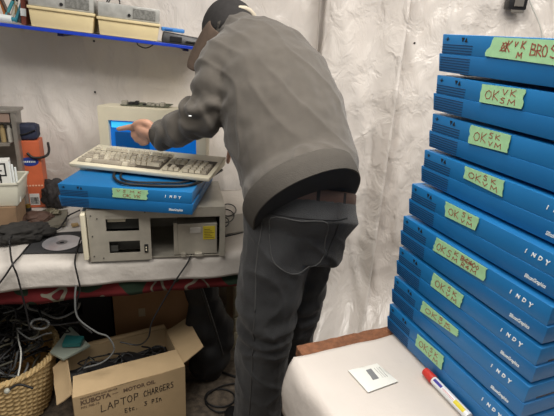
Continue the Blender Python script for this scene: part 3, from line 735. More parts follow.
def sbin(pl, pr, ptop, lab, seed):
    """cream bin with a clear dusty tray of parts on it"""
    a = shl(pl, ptop[0][1]+12, dy=.01); b = shl(pr, ptop[1][1]+12, dy=.01)
    zt1 = shl(ptop[0][0], ptop[0][1], dy=.01).z
    rt_ = empty('storage_bin', (0, 0, 0), 0, lab, 'storage bin', 'cream bins on the blue-edged shelf'); rt_.matrix_world = SM
    x0, x1 = a.x, b.x; hb = zt1
    bm = bmesh.new()
    hull8(bm, [(x0+.006, .012, 0.001), (x1-.006, .012, .001), (x1-.006, .20, .001), (x0+.006, .20, .001)], [(x0, .006, hb-.008), (x1, .006, hb-.008), (x1, .205, hb-.008), (x0, .205, hb-.008)], .002)
    fin(bm, 'tub', creambin, rt_, True, 35)
    bm = bmesh.new(); box(bm, x0-.004, x1+.004, .0, .21, hb-.008, hb+.002, .002); fin(bm, 'rim', creambin, rt_, True, 35)
    bm = bmesh.new(); box(bm, x0, x1, .004, .2, hb+.002, hb+.052, .004)
    fin(bm, 'clear_lid', mat('dusty clear plastic', hexc(178, 178, 174), .25, noise_amt=.12, nscale=40, bump=.2, bscale=70), rt_, True, 35)
    L_ = rt_.children[-1]; rn = random.Random(seed)
    bm = bmesh.new(); w_ = x1-x0
    box(bm, x0+w_*.56, x0+w_*.93, .0015, .004, hb+.010, hb+.044, .001)
    fin(bm, 'dark_panel', mat('smoky grey plastic', hexc(128, 128, 124), .4, noise_amt=.3, nscale=120), L_)
    bm = bmesh.new(); bmesh.ops.create_cone(bm, cap_ends=True, segments=18, radius1=.0055, radius2=.0055, depth=.006, matrix=M4.Translation((x0+w_*.50, .003, hb+.018)) @ M4.Rotation(pi/2, 4, 'X'))
    fin(bm, 'knob', blk, L_, True)
    return rt_
sbin(29, 94, ((29, 5.5), (94, 14)), 'left cream bin with a grey translucent lid on the blue-edged shelf', 1)
sbin(98, 159, ((98, 16.5), (159, 24)), 'right cream bin with a grey translucent lid on the blue-edged shelf', 2)
# black device + blue box at right of shelf
def shobj(name, lab, cat, group=None):
    e_ = empty(name, (0, 0, 0), 0, lab, cat, group); e_.matrix_world = SM; return e_
a = shl(162, 30, dy=.02); b = shl(208, 40, dy=.02)
e_ = shobj('black_adapter', 'black plastic device lying at the right end of the shelf beside the cream bins', 'device')
bm = bmesh.new(); hull8(bm, [(a.x, .015, .001), (b.x, .015, .001), (b.x, .16, .001), (a.x, .16, .001)], [(a.x+.006, .02, .040), (b.x-.01, .03, .030), (b.x-.01, .15, .030), (a.x+.006, .15, .040)], .004)
fin(bm, 'body', mat('worn black plastic', hexc(46, 46, 48), .4, noise_amt=.3, nscale=50), e_, True, 35)
bm = bmesh.new(); box(bm, a.x+.03, a.x+.075, .012, .018, .008, .028, .002); box(bm, a.x+.09, a.x+.13, .012, .018, .010, .016, .001); fin(bm, 'port', blk, e_)
c_ = shl(185, 24, dy=.03)
tag(shobj('blue_case', 'light blue plastic case lying on the black device at the shelf end', 'case'), 'light blue plastic case lying on the black device at the shelf end', 'case')
e2 = bpy.data.objects['blue_case']
bm = bmesh.new(); box(bm, a.x-.002, c_.x, .03, .14, .0415, .056, .004); fin(bm, 'body', mat('light blue plastic', hexc(70, 140, 215), .45), e2, True, 35)
bm = bmesh.new(); box(bm, a.x+.01, a.x+.04, .028, .031, .045, .052, .001); fin(bm, 'latch', mat('mid blue plastic', hexc(40, 100, 180), .45), e2)
# things left of the bins
rn = random.Random(3)
cols = [('pen', hexc(60, 140, 150)), ('pen', hexc(206, 120, 50)), ('pen', hexc(210, 205, 190)), ('pen', hexc(80, 60, 50)), ('pen', hexc(70, 150, 170)), ('pen', hexc(170, 140, 90)), ('pen', hexc(60, 60, 64))]
names = ['teal', 'orange', 'off-white', 'dark brown', 'light blue', 'tan', 'charcoal']
for k, ((nm_, cc), nn) in enumerate(zip(cols, names)):
    x = shl(3+k*2.6, 18, dy=.04).x; lean = [(.03), -.02, .02, -.03, .025, -.01, .015][k]
    e_ = shobj('tube', nn+' tube leaning among the clutter at the left end of the shelf', 'tube', 'coloured tubes on the shelf')
    bm = bmesh.new(); tube(bm, [(x, .05+.01*(k % 3), .006), (x+lean, .06+.01*(k % 3), .075)], .006, 10); fin(bm, 'barrel', mat(nn+' tube', cc, .5), e_, True)
    bm = bmesh.new(); tube(bm, [(x+lean, .06+.01*(k % 3), .075), (x+lean*1.2, .062+.01*(k % 3), .092)], .0045, 10); fin(bm, 'cap', prwhite if k % 2 else blk, e_, True)
x0 = shl(0, 20, dy=.03).x
e_ = shobj('small_bottle', 'little white bottle lying in front of coloured tubes on the shelf', 'bottle')
bm = bmesh.new(); tube(bm, [(x0-.0, .025, .016), (x0+.04, .022, .015)], .012, 14); fin(bm, 'body', prwhite, e_, True)
bm = bmesh.new(); tube(bm, [(x0+.04, .022, .015), (x0+.055, .021, .015)], .007, 12); fin(bm, 'cap', mat('teal cap', hexc(50, 130, 150), .5), e_, True)
e_ = shobj('parts_box', 'open red-brown carton beside the left cream bin on the shelf', 'carton')
xb = shl(22, 20, dy=.05).x
bm = bmesh.new(); box(bm, xb, xb+.016, .04, .15, .001, .085, .001); fin(bm, 'sleeve', mat('red brown card', hexc(120, 60, 46), .7), e_)
bm = bmesh.new(); box(bm, xb-.001, xb+.017, .038, .0405, .03, .055); fin(bm, 'label', prwhite, e_)
# wires on shelf top and under shelf
lo = lambda x, y, z: SM @ V((x, y, z))
xa = shl(106, 5, dy=.1).x
pts = [lo(xa+.0, .09, .105), lo(xa+.012, .09, .135), lo(xa+.035, .09, .145), lo(xa+.05, .09, .12), lo(xa+.035, .09, .102), lo(xa+.01, .09, .112), lo(xa+.03, .1, .15), lo(xa+.06, .1, .18)]
cable('black_wire', pts, .0026, blkc, 'black wire coiled on the lid of the right cream bin')
pts = [shp(137, 40, SV+.02), shp(138, 45, SV+.03), shp(146, 48, SV+.02), shp(154, 44, SV+.01), shp(155, 40, SV+.02)]
cable('black_wire', pts, .0022, blkc, 'black wire loop dangling below the blue shelf edge')

# ================================================================== LEFT CLUTTER
# white bin -----------------------------------------------------------
def shp2(x, y, v):
    d = ray(x, y); o_ = EYE-BA; t = (v-o_.dot(bv))/d.dot(bv); return EYE+d*t
g1 = shp2(19, 206, .27); GB = g1.z; GY = BYAW; DBG('bin base', GB)
GW = .26; hb = .088
rt_ = empty('white_bin', (g1.x, g1.y, GB), GY, 'white plastic bin with sloping side at the left edge of the bench', 'storage bin')
bm = bmesh.new()
hull8(bm, [(-GW, 0, 0), (-.004, 0, 0), (-.004, .12, 0), (-GW, .12, 0)], [(-GW-.01, -.012, hb), (.01, -.012, hb), (.01, .13, hb), (-GW-.01, .13, hb)], .003)
# hollow: remove the top face and solidify
tf = [f for f in bm.faces if f.calc_center_median().z > hb-.0005 and f.normal.z > .9 or all(v.co.z > hb-.0005 for v in f.verts)]
bmesh.ops.delete(bm, geom=tf, context='FACES')
o = fin(bm, 'tub', mat('white bin plastic', hexc(216, 214, 198), .45), rt_, True, 35); o.modifiers.new('s', 'SOLIDIFY').thickness = .0025
bm = bmesh.new()
for (a_, b_) in (((-GW-.012, -.015), (.013, -.010)), ((.006, -.015), (.013, .133)), ((-GW-.012, .126), (.013, .133))):
    box(bm, a_[0], b_[0], a_[1], b_[1], hb-.006, hb+.002, .001)
fin(bm, 'rim', mat('white bin plastic', (0,0,0)), rt_)
BW = M4.Translation(rt_.location) @ M4.Rotation(GY, 4, 'Z')
# white cartons with black print inside bin
for k, (x, y, h_, yw, lab) in enumerate(((-.075, .02, .155, .12, 'white printed box with black marks standing in the white bin'), (-.15, .07, .165, -.1, 'second white printed box standing in the bin behind the first'))):
    e_ = empty('printed_box', BW @ V((x, y, .004)), GY+yw, lab, 'box')
    bm = bmesh.new(); box(bm, 0, .055, 0, .045, 0, h_, .001); fin(bm, 'carton', mat('white card', hexc(226, 226, 222), .6), e_)
    bm = bmesh.new()
    for j, (u0, u1, z0, z1) in enumerate(((.008, .045, .142, .147), (.008, .013, .118, .147), (.008, .032, .118, .123), (.040, .045, .100, .147), (.020, .045, .100, .105), (.008, .028, .085, .090), (.008, .013, .062, .09), (.008, .045, .062, .067), (.022, .027, .067, .108))):
        box(bm, u0, u1, -.0008, .0005, z0+h_-.155, z1+h_-.155)
    fin(bm, 'black_print', blk, e_)
e_ = empty('white_stick', BW @ V((-.018, .03, .004)), GY, 'row of white plastic spacers poking out of the white bin', 'plastic part')
bm = bmesh.new()
for k in range(3): box(bm, -.006+k*.009, .000+k*.009, 0, .006, 0, .150-k*.010, .0015)
fin(bm, 'spacer', prwhite, e_)
y0_ = BW @ V((-.125, .11, .004))
e_ = empty('yellow_cap', y0_, GY, 'small yellow knob showing above the white printed box', 'knob')
bm = bmesh.new(); lathe(bm, [(0, .012), (.165, .012), (.168, .018), (.185, .018), (.188, .013)]); bmesh.ops.rotate(bm, verts=bm.verts, cent=(0, 0, 0), matrix=M4.Rotation(-pi/2, 3, 'Y')); fin(bm, 'body', mat('yellow plastic', hexc(190, 160, 60), .5), e_, True)
# grey translucent organiser with leaning side --------------------------------
O0 = shp(-40, 150, .36); 
def wp(x, y, v): return shp(x, y, v)
cl = mat('smoky organiser plastic', hexc(140, 134, 126), .3, alpha=.8, noise_amt=.15, nscale=18)
base = bp(*bench_uv(wp(20, 190, .47)), 0); 
e_ = empty('parts_organizer', (base.x, base.y, .7505), BYAW, 'smoky grey parts organizer with a slanted side standing behind the white bin', 'organizer')
def loc_(x, y, v): 
    p = wp(x, y, v)-e_.location; return V((p.dot(bu), p.dot(bv), p.z))
tr = loc_(13, 112, .47); br = loc_(23, 178, .47)
bm = bmesh.new()
hull8(bm, [(br.x-.014, 0, 0.001), (br.x+.002, 0, 0.001), (br.x+.002, .035, 0.001), (br.x-.014, .035, 0.001)], [(tr.x-.012, 0, tr.z), (tr.x+.004, 0, tr.z), (tr.x+.004, .09, tr.z), (tr.x-.012, .09, tr.z)], .002)
fin(bm, 'side', cl, e_)
bm = bmesh.new(); box(bm, tr.x-.30, tr.x+.015, -.002, .09, tr.z-.004, tr.z+.006, .002); box(bm, tr.x-.3, br.x-.03, .002, .085, tr.z-.13, tr.z-.12, .001); box(bm, tr.x-.3, br.x-.03, .085, .09, 0.001, tr.z); box(bm, tr.x-.3, tr.x-.294, .0, .085, 0.001, tr.z-.004)
fin(bm, 'shelves', cl, e_)
bm = bmesh.new(); box(bm, tr.x-.29, tr.x-.016, .004, .02, tr.z-.040, tr.z-.006, .002); fin(bm, 'drawer', mat('pinkish smoky drawer', hexc(150, 128, 116), .4), e_)
for k in range(7):
    x = tr.x-.03-k*.024
    c3 = empty('spool', V((e_.location.x, e_.location.y, 0))+bu*(x)+bv*.03+V((0, 0, .7505+tr.z-.119)), BYAW, 'pale vial in the row on the organizer shelf, beside the orange box', 'vial', 'vials on the organizer shelf')
    bm = bmesh.new(); lathe(bm, [(0, .009), (.05, .009), (.052, .006), (.066, .006)], 14); bmesh.ops.rotate(bm, verts=bm.verts, cent=(0, 0, 0), matrix=M4.Rotation(-pi/2, 3, 'Y'))
    fin(bm, 'body', mat('tan vial' if k % 2 else 'white vial', hexc(160, 140, 100) if k % 2 else hexc(205, 200, 190), .5), c3, True)
# orange box -------------------------------------------------------------
p0 = az(25, 208, .75); OV = bench_uv(p0)[1]; p0 = wp(25, 208, OV); p1 = wp(46, 203, OV); OW = (p1-p0).length; oz = wp(24, 141, OV).z-.7505
e_ = empty('orange_box', (p0.x, p0.y, .7505), BYAW, 'tall orange carton with a blue oval emblem and barcode against the sheeting', 'box'); DBG('orange', OW, oz, OV)
orm = mat('orange card', hexc(205, 104, 68), .5, noise_amt=.08, nscale=20)
bm = bmesh.new(); box(bm, 0, OW, 0, .07, 0, oz, .0015); fin(bm, 'carton', orm, e_)
bm = bmesh.new(); ell(bm, (OW*.5, -.0005, oz*.70), (OW*.40, .0012, .018)); ob = fin(bm, 'oval_emblem', mat('blue emblem', hexc(44, 66, 150), .4), e_, True)
bm = bmesh.new()
for k in range(7): box(bm, OW*.24+k*OW*.078, OW*.24+k*OW*.078+.004, -.0026, -.0015, oz*.70-.003, oz*.70+.0035)
fin(bm, 'emblem_lettering', prwhite, ob)
bm = bmesh.new(); box(bm, OW*.28, OW*.72, -.0012, 0, .012, .060); lb = fin(bm, 'barcode_label', mat('white card', (0,)*3), e_)
bm = bmesh.new(); rn = random.Random(5); x = OW*.32
while x < OW*.66:
    w_ = rn.uniform(.0008, .0022); box(bm, x, x+w_, -.0018, -.0011, .016, .045); x += w_+rn.uniform(.0008, .002)
fin(bm, 'barcode', blk, lb)
bm = bmesh.new()
for k in range(6): box(bm, OW*.2+k*.011, OW*.2+k*.011+.007, -.001, 0, oz*.33, oz*.33+.006)
for k in range(4): box(bm, OW*.15, OW*.24, -.001, 0, oz*(.42+.05*k), oz*(.42+.05*k)+.003)
fin(bm, 'small_print', mat('pale orange print', hexc(235, 190, 160), .5), e_)
# dark blue case on top
e2 = empty('navy_pouch', (p0.x-.008*bu.x, p0.y-.008*bu.y, .7505+oz+.001), BYAW, 'dark navy zipped pouch resting on top of the orange box', 'pouch')
bm = bmesh.new(); box(bm, -.006, OW+.004, .004, .068, 0, .062, .012)
bmesh.ops.subdivide_edges(bm, edges=bm.edges[:], cuts=2, use_grid_fill=True)
for v in bm.verts: v.co += V((1, 1, 1))*.004*noise.noise(v.co*60)
fin(bm, 'body', mat('navy nylon', hexc(38, 44, 66), .7, noise_amt=.3, nscale=40), e2, True, 60)
cable('zip', [V((-.004, .001, .03)), V((OW*.3, -.001, .024)), V((OW*.6, -.001, .028)), V((OW+.002, .001, .042))], .0025, blk, parent=e2)
# black strap on orange box
p = wp(30, 158, OV-.01)
cable('black_strap', [wp(27, 153, OV-.007), wp(33, 157.5, OV-.009), wp(41, 157.5, OV-.009), wp(47.3, 155, OV-.004), wp(49, 150, OV+.03), wp(48, 143, OV+.075)], .005, blkc, 'black strap curving around the orange box below its oval emblem', cat='strap')
# tan carton under the white bin
cr = empty('tan_carton', (g1.x, g1.y, .7505), GY, 'small tan cardboard carton carrying the white bin at the left edge of the bench', 'carton')
hc = GB-.7505-.0008
bm = bmesh.new(); panel(bm, .26, hc, .003, [(.06, .17, .012, hc-.010)], M4.Translation((-.27, -.012, 0))); box(bm, -.27, -.010, -.009, .11, hc-.003, hc); box(bm, -.013, -.010, -.009, .11, 0, hc-.003); box(bm, -.27, -.267, -.009, .11, 0, hc-.003); box(bm, -.267, -.013, .107, .11, 0, hc-.003)
fin(bm, 'carton', mat('tan card', hexc(140, 114, 88), .85, noise_amt=.1), cr)
def lump(name, c, r, m, lab, cat, seed=0, rough=.3, rot=0, fr=9):
    bm = bmesh.new(); bmesh.ops.create_icosphere(bm, subdivisions=5, radius=1)
    for v in bm.verts:
        d = v.co.copy(); k = 1+rough*noise.noise(d*1.6+V((seed, 0, 0)))+rough*.45*noise.noise(d*fr*.5+V((0, seed, 0)))+rough*.2*(1-abs(noise.noise(d*fr+V((0, 0, seed)))))
        v.co = V((d.x*r[0]*k, d.y*r[1]*k, max(-r[2]*.8, d.z*r[2]*k)))
    o = fin(bm, name, m, None, True, 80); o.location = V(c)+V((0, 0, r[2]*.8)); o.rotation_euler = (0, 0, rot); tag(o, lab, cat); return o
dkc = mat('dark olive black fabric', hexc(44, 42, 40), .85, noise_amt=.25, nscale=25)
o = lump('black_cloth', az(24, 240, .752), (.085, .05, .034), dkc, 'crumpled black cloth bag on the bench left of the black mat', 'cloth', 2, .35, .5)
lump('brown_leather_pouch', az(38, 222, .752), (.05, .035, .022), mat('dark brown leather', hexc(84, 62, 52), .7, noise_amt=.2), 'crumpled brown pouch behind the black cloth', 'pouch', 5, .3, .3)
lump('black_bag', az(57, 206, .752), (.05, .04, .06), mat('charcoal nylon', hexc(46, 42, 42), .8, noise_amt=.25, nscale=40), 'dark bag tucked between the orange box and the blue computer', 'bag', 8, .35)
bq = az(29, 213, .752)
e_ = empty('small_jar', bq, 0, 'small dark jar with a brass cap at the foot of the orange box', 'jar')
bm = bmesh.new(); lathe(bm, [(0, .011), (.022, .011), (.024, .009)], 16); bmesh.ops.rotate(bm, verts=bm.verts, cent=(0, 0, 0), matrix=M4.Rotation(-pi/2, 3, 'Y')); fin(bm, 'body', blk, e_, True)
bm = bmesh.new(); lathe(bm, [(.024, .0095), (.036, .0095)], 16); bmesh.ops.rotate(bm, verts=bm.verts, cent=(0, 0, 0), matrix=M4.Rotation(-pi/2, 3, 'Y')); fin(bm, 'cap', mat('brass', hexc(150, 120, 50), .4, metal=.6), e_, True)
# grey plate / box behind mat
qd = [az(40, 232, .752), az(66, 226, .752), az(68, 212, .752), az(44, 214, .752)]
bm = bmesh.new(); quadbox(bm, qd, (0, 0, .012)); o = fin(bm, 'grey_tray', mat('grey olive plastic', hexc(118, 114, 102), .6, noise_amt=.15)); tag(o, 'flat grey plastic tray lying behind the black mat on the bench', 'tray')
lump('metal_bracket', az(52, 214, .766), (.03, .016, .012), mat('dull brass grey', hexc(110, 104, 86), .5, metal=.4, noise_amt=.3, nscale=60), 'jumbled dull metal fitting on the grey tray', 'fitting', 11, .5)
# mat and disc
qm = [az(22, 254, .7525), az(95, 252, .7525), az(95, 231, .7525), az(42, 234, .7525)]
bm = bmesh.new(); quadbox(bm, qm, (0, 0, .003)); o = fin(bm, 'mouse_pad', mat('black rubber', hexc(52, 52, 54), .85)); tag(o, 'black mouse mat on the bench left of the open chassis', 'mouse pad')
dc = az(62, 243, .757); dsc = mat('glossy disc', hexc(186, 184, 188), .2, metal=.35, noise_amt=.1, nscale=20)
e_ = empty('optical_disc', dc+V((0, 0, .0012)), 0, 'silver optical disc lying on the black mouse mat', 'disc')
rr_ = (az(85, 243, .757)-az(40, 243, .757)).length/2; rr_ = min(rr_, .062); DBG('disc', rr_)
bm = bmesh.new(); A = [[bm.verts.new((ra*cos(2*pi*k/48), ra*sin(2*pi*k/48), zz)) for k in range(48)] for ra, zz in ((.0075, 0), (rr_, 0), (rr_, .0012), (.0075, .0012))]
for i in range(4):
    for k in range(48): bm.faces.new((A[i][k], A[i][(k+1) % 48], A[(i+1) % 4][(k+1) % 48], A[(i+1) % 4][k]))
fin(bm, 'data_side', dsc, e_)
bm = bmesh.new(); A = [[bm.verts.new((ra*cos(2*pi*k/48), ra*sin(2*pi*k/48), .0014)) for k in range(48)] for ra in (.008, .018)]
for k in range(48): bm.faces.new((A[0][k], A[0][(k+1) % 48], A[1][(k+1) % 48], A[1][k]))
fin(bm, 'hub_ring', mat('disc hub', hexc(96, 96, 100), .3), e_)
bm = bmesh.new(); box(bm, -.012, .012, -.008, .008, 0, .010, .002)
o = fin(bm, 'tan_connector', mat('tan plastic', hexc(178, 150, 104), .5)); o.location = az(75, 226, .7525); o.rotation_euler = (0, 0, .6); tag(o, 'small tan plug lying just left of the metal chassis', 'connector')
# cables on bench left
zb1 = .757
def bc(lab, pts, r=.0028, m=blkc, grp='loose cables on and below the bench'): return cable('loose_cable', pts, r, m, lab, grp)
edge = lambda x, y: shp(x, y, -.025)
bc('black cable crossing the bench left of the mat and dropping over its edge', [az(36, 212, .76), az(12, 236, .79), az(10, 246, .775), shp(12, 262, -.02), edge(17, 275), edge(20, 286), edge(26, 310), shp(30, 330, -.03)])
bc('black cable hanging down beside the mat toward the left edge', [az(30, 244, .757), az(20, 256, .757), shp(13, 264, -.018), edge(5, 276), edge(-4, 288), edge(-12, 300)])
bc('thin black cable rising from the disc toward the blue computer', [az(42, 233, .757), az(58, 229, .760), az(64, 222, .765), az(68, 216, .77), az(80, 210, .78)], .003)
bc('dark cable falling over the cloth just left of the open chassis', [az(86, 214, .86), az(82, 234, .80), az(79, 243, .765), az(76, 254, .757), shp(75, 264, -.02), edge(78, 278), edge(80, 290), shp(76, 305, -.03), shp(80, 322, -.04), shp(92, 333, -.05)], .0028)
bc('dark cable hanging from the right side of the chassis across the cloth front', [az(196, 246, .757), az(192, 252, .757), shp(188, 262, -.016), edge(180, 274), edge(176, 280), edge(164, 300), shp(152, 322, -.03), shp(148, 338, -.02), shp(138, 345, .0), shp(120, 342, .02)], .0028)
gm = grc
bc('grey cable looping down in front of the cardboard box opening', [shp(76, 285, -.03), shp(75, 300, -.04), shp(78, 318, -.045), shp(96, 332, -.04), shp(108, 337, -.03), shp(114, 350, -.03), shp(103, 362, -.03), shp(84, 368, -.02)], .003, gm)
# cables right of chassis
for k, (cx, cy, r_) in enumerate(((225, 216, 9), (228, 210, 8), (222, 222, 7))):
    pts = [az(cx+r_*cos(t*pi/4), cy+r_*.75*sin(t*pi/4), .756+.004*k) for t in range(8)]
    bm = bmesh.new(); tube(bm, spline(pts, 6, True), .0026, 8, True); o = fin(bm, 'coiled_cable', blkc, None, True); tag(o, 'black cable coil on the bench between the chassis and the person', 'cable', 'coils beside the chassis')
bm = bmesh.new(); quadbox(bm, [az(218, 236, .752), az(250, 231, .752), az(244, 214, .752), az(216, 218, .752)], (0, 0, .004)); o = fin(bm, 'grey_board', mat('grey card', hexc(150, 146, 138), .7)); tag(o, 'grey flat card on the bench right of the chassis', 'card')
cable('loose_cable', [az(217, 238, .757), az(232, 235, .7585), az(252, 230, .757)], .0024, blkc, 'short dark wire lying straight across the grey card', None)

# ================================================================== UNDER THE BENCH
# basket
RZ = .27; bc0 = az(-3, 352, RZ); BR0 = .205; DBG('basket', bc0[:])
bk = empty('wicker_basket', (bc0.x, bc0.y, 0), 0, 'round wicker basket full of tangled cables on the floor at left', 'basket')
bm = bmesh.new(); NT, NR = 260, 72; nst = 52; gridb = []
for j in range(NR+1):
    z = .004+(RZ-.012)*j/NR; rr0 = BR0*(.74+.26*(j/NR)**.8); row = []
    rowi = j/3.0
    for k in range(NT):
        t = 2*pi*k/NT; w_ = sin(nst/2*t+pi*int(rowi))*.005*abs(sin(pi*(rowi % 1)))**.6 + .0022*abs(sin(pi*rowi))
        row.append(bm.verts.new(((rr0+w_)*cos(t), (rr0+w_)*sin(t), z)))
    gridb.append(row)
for j in range(NR):
    for k in range(NT): bm.faces.new((gridb[j][k], gridb[j][(k+1) % NT], gridb[j+1][(k+1) % NT], gridb[j+1][k]))
bm.faces.new(gridb[0][::-1])
fin(bm, 'woven_body', wicker, bk, True, 70)
for q_ in range(3):
    bm = bmesh.new(); pts = []
    for k in range(120):
        t = 2*pi*k/120; ph = t*26+q_*2*pi/3; pts.append(V(((BR0+.002+.008*cos(ph))*cos(t), (BR0+.002+.008*cos(ph))*sin(t), RZ+.008*sin(ph))))
    tube(bm, pts, .0058, 7, True); fin(bm, 'rim_strand', wicker, bk, True)
# cables in the basket
rn = random.Random(11)
cmats = [blkc]*7+[grc, mat('dark grey cable', hexc(58, 58, 60), .5), mat('olive grey cable', hexc(84, 82, 70), .5)]
cn = {}
def blob(t): return V((cos(t), sin(t), 0))
NC = 64
for k in range(NC):
    th = rn.uniform(0, 2*pi); rad = rn.uniform(.03, .15); pts = []; z0 = RZ-.07+.15*k/NC
    cx, cy = rn.uniform(-.05, .05), rn.uniform(-.05, .09)
    a_ = rn.uniform(.05, .14); b_ = rn.uniform(.03, .10); rot = rn.uniform(0, pi); arc = rn.uniform(1.0, 2.2)*pi
    for i in range(10):
        t = arc*i/9+th; x = a_*cos(t); y = b_*sin(t); X = cx+x*cos(rot)-y*sin(rot); Y_ = cy+x*sin(rot)+y*cos(rot)
        rr2 = hypot(X, Y_); 
        if rr2 > .178: X *= .178/rr2; Y_ *= .178/rr2; rr2 = .178
        Z = z0*(1)+.035*rn.uniform(-1, 1)+.05*(1-(rr2/.18)**2)*(k/NC)
        pts.append(V((bc0.x+X, bc0.y+Y_, Z)))
    mm = cmats[rn.randrange(len(cmats))]
    nm_ = 'black' if mm is blkc else ('grey' if mm is grc else 'dark')
    cable('tangled_cable', pts, rn.choice((.0026, .0034, .0042)), mm, nm_+' cable tangled in the wicker basket', nm_+' cables in the basket', n=5)
for k in range(14):
    t = rn.uniform(0, 2*pi); r_ = rn.uniform(.02, .15); e_ = empty('cable_plug', (bc0.x+r_*cos(t), bc0.y+r_*sin(t), RZ+.085+rn.uniform(-.02, .03)-.25*r_), rn.uniform(0, 6), 'dark connector plug on the pile of cables in the basket', 'plug', 'plugs in the basket')
    e_.rotation_euler = (rn.uniform(-.5, .5), rn.uniform(-.5, .5), rn.uniform(0, 6))
    bm = bmesh.new(); box(bm, -.02, .02, -.011, .011, -.007, .007, .003); fin(bm, 'housing', blk, e_, True, 40)
    bm = bmesh.new(); box(bm, .02, .032, -.008, .008, -.004, .004, .001); fin(bm, 'metal_tip', steel, e_)
tag(cable('white_cable', [az(17, 330, RZ+.10), az(19, 342, RZ+.10), az(21, 352, RZ+.09), az(20, 366, RZ+.06), az(18, 376, RZ+.05)], .0028, whc), 'thin white cable bending over the dark cables in the basket', 'cable')
e_ = empty('round_plug', az(7, 391, RZ+.0), 0, 'round pale connector end near the basket rim', 'plug')
bm = bmesh.new(); bmesh.ops.create_uvsphere(bm, u_segments=16, v_segments=10, radius=.010); fin(bm, 'tip', mat('pale grey plastic', hexc(180, 180, 168), .4), e_, True)
cable('cord', [V((0, 0, 0)), V((.03, .02, .012)), V((.08, .02, .0))], .004, blkc, parent=e_)
# dark bundle behind the basket
for k in range(26):
    px, py = rn.uniform(0, 62), rn.uniform(296, 345); p = shp(px, py, rn.uniform(.12, .3)); a0_ = rn.uniform(0, 6); ra, rb_ = rn.uniform(.04, .1), rn.uniform(.02, .06); pts = [p+V((ra*cos(a0_+t*.75), rn.uniform(-.02, .02), rb_*sin(a0_+t*.75)+rn.uniform(-.01, .01))) for t in range(6)]
    cable('hanging_cable', pts, rn.choice((.003, .004)), rn.choice(cmats), 'dark cable in the shadowy heap behind the basket', 'cables in the heap behind the basket', n=5)
cable('ring_cable', [shp(40+9*cos(t*pi/4), 324+5*sin(t*pi/4), .06+.01*(t % 2)) for t in range(8)], .004, grc, 'grey cable ring on the heap at the back of the basket', closed=True, n=6)

# dark filler crate behind (holds the heap)
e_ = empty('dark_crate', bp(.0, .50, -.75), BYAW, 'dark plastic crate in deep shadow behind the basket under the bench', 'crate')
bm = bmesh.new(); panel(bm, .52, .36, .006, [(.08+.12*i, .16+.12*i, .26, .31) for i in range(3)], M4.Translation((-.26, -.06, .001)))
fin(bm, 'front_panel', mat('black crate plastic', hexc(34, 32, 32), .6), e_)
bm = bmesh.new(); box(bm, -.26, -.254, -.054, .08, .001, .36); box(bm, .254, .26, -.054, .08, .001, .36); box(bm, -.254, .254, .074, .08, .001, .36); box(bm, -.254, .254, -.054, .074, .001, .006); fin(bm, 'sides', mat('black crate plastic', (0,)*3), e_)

# cardboard box
BZ = .27
k0 = az(72.5, 399, BZ); k1 = az(185, 367, BZ); kdv = k1-k0; kdv.z = 0; XW = kdv.length; XY = atan2(kdv.y, kdv.x); DBG('carton', XW, math.degrees(XY), k0[:])
cb = empty('cardboard_box', (k0.x, k0.y, 0), XY, 'open cardboard box with printed and handwritten text on its front beside the basket', 'cardboard box')
XD = .27; T = .004
bm = bmesh.new(); box(bm, 0, XW, 0, T, .001, BZ); fin(bm, 'front_panel', board, cb)
fp = cb.children[0]
bm = bmesh.new(); box(bm, 0, T, T, XD, .001, BZ); fin(bm, 'side_panel', board, cb)
bm = bmesh.new(); box(bm, XW-T, XW, T, XD, .001, BZ); fin(bm, 'side_panel', board, cb)
bm = bmesh.new(); box(bm, T, XW-T, XD-T, XD, .001, BZ); fin(bm, 'back_panel', board, cb)
bm = bmesh.new(); box(bm, T, XW-T, T, XD-T, .001, .006); fin(bm, 'bottom_panel', board, cb)
def flap(a, b, dirv, L_, inset=.004, name='flap', taper=.0):
    bm = bmesh.new(); a = V(a); b = V(b); ax = (b-a).normalized(); n = 12; m_ = 5; d = V(dirv).normalized(); nr = ax.cross(d).normalized()
    g = []
    for i in range(n+1):
        s = i/n; col = []
        for j in range(m_+1):
            t = j/m_; s2 = s+(0.5-s)*taper*t
            col.append(a.lerp(b, s2)+d*L_*t+nr*(.004*noise.noise(V((s*3, t*2, L_*50)))-.01*t*t))
        g.append(col)
    va = [[bm.verts.new(p) for p in c_] for c_ in g]; vb = [[bm.verts.new(p-nr*T) for p in c_] for c_ in g]
    for i in range(n):
        for j in range(m_): bm.faces.new((va[i][j], va[i+1][j], va[i+1][j+1], va[i][j+1])); bm.faces.new((vb[i][j], vb[i][j+1], vb[i+1][j+1], vb[i+1][j]))
    bd = [(i, 0) for i in range(n)]+[(n, j) for j in range(m_)]+[(n-i, m_) for i in range(n)]+[(0, m_-j) for j in range(m_)]
    for p, q in zip(bd, bd[1:]+bd[:1]): bm.faces.new((va[p[0]][p[1]], vb[p[0]][p[1]], vb[q[0]][q[1]], va[q[0]][q[1]]))
    return fin(bm, name, board, cb, True, 40)
flap((0, 0, BZ+.003), (XW, 0, BZ+.003), (0, .93, .38), .085, taper=.06)
flap((XW, .02, BZ+.001), (XW, XD-.02, BZ+.001), (.9, .05, .30), .095, taper=.1)
flap((0, XD-.02, BZ+.001), (0, .02, BZ+.001), (-.55, 0, -.6), .06, taper=.1)
flap((XW, XD, BZ+.001), (0, XD, BZ+.001), (0, .3, .7), .018, taper=.05)
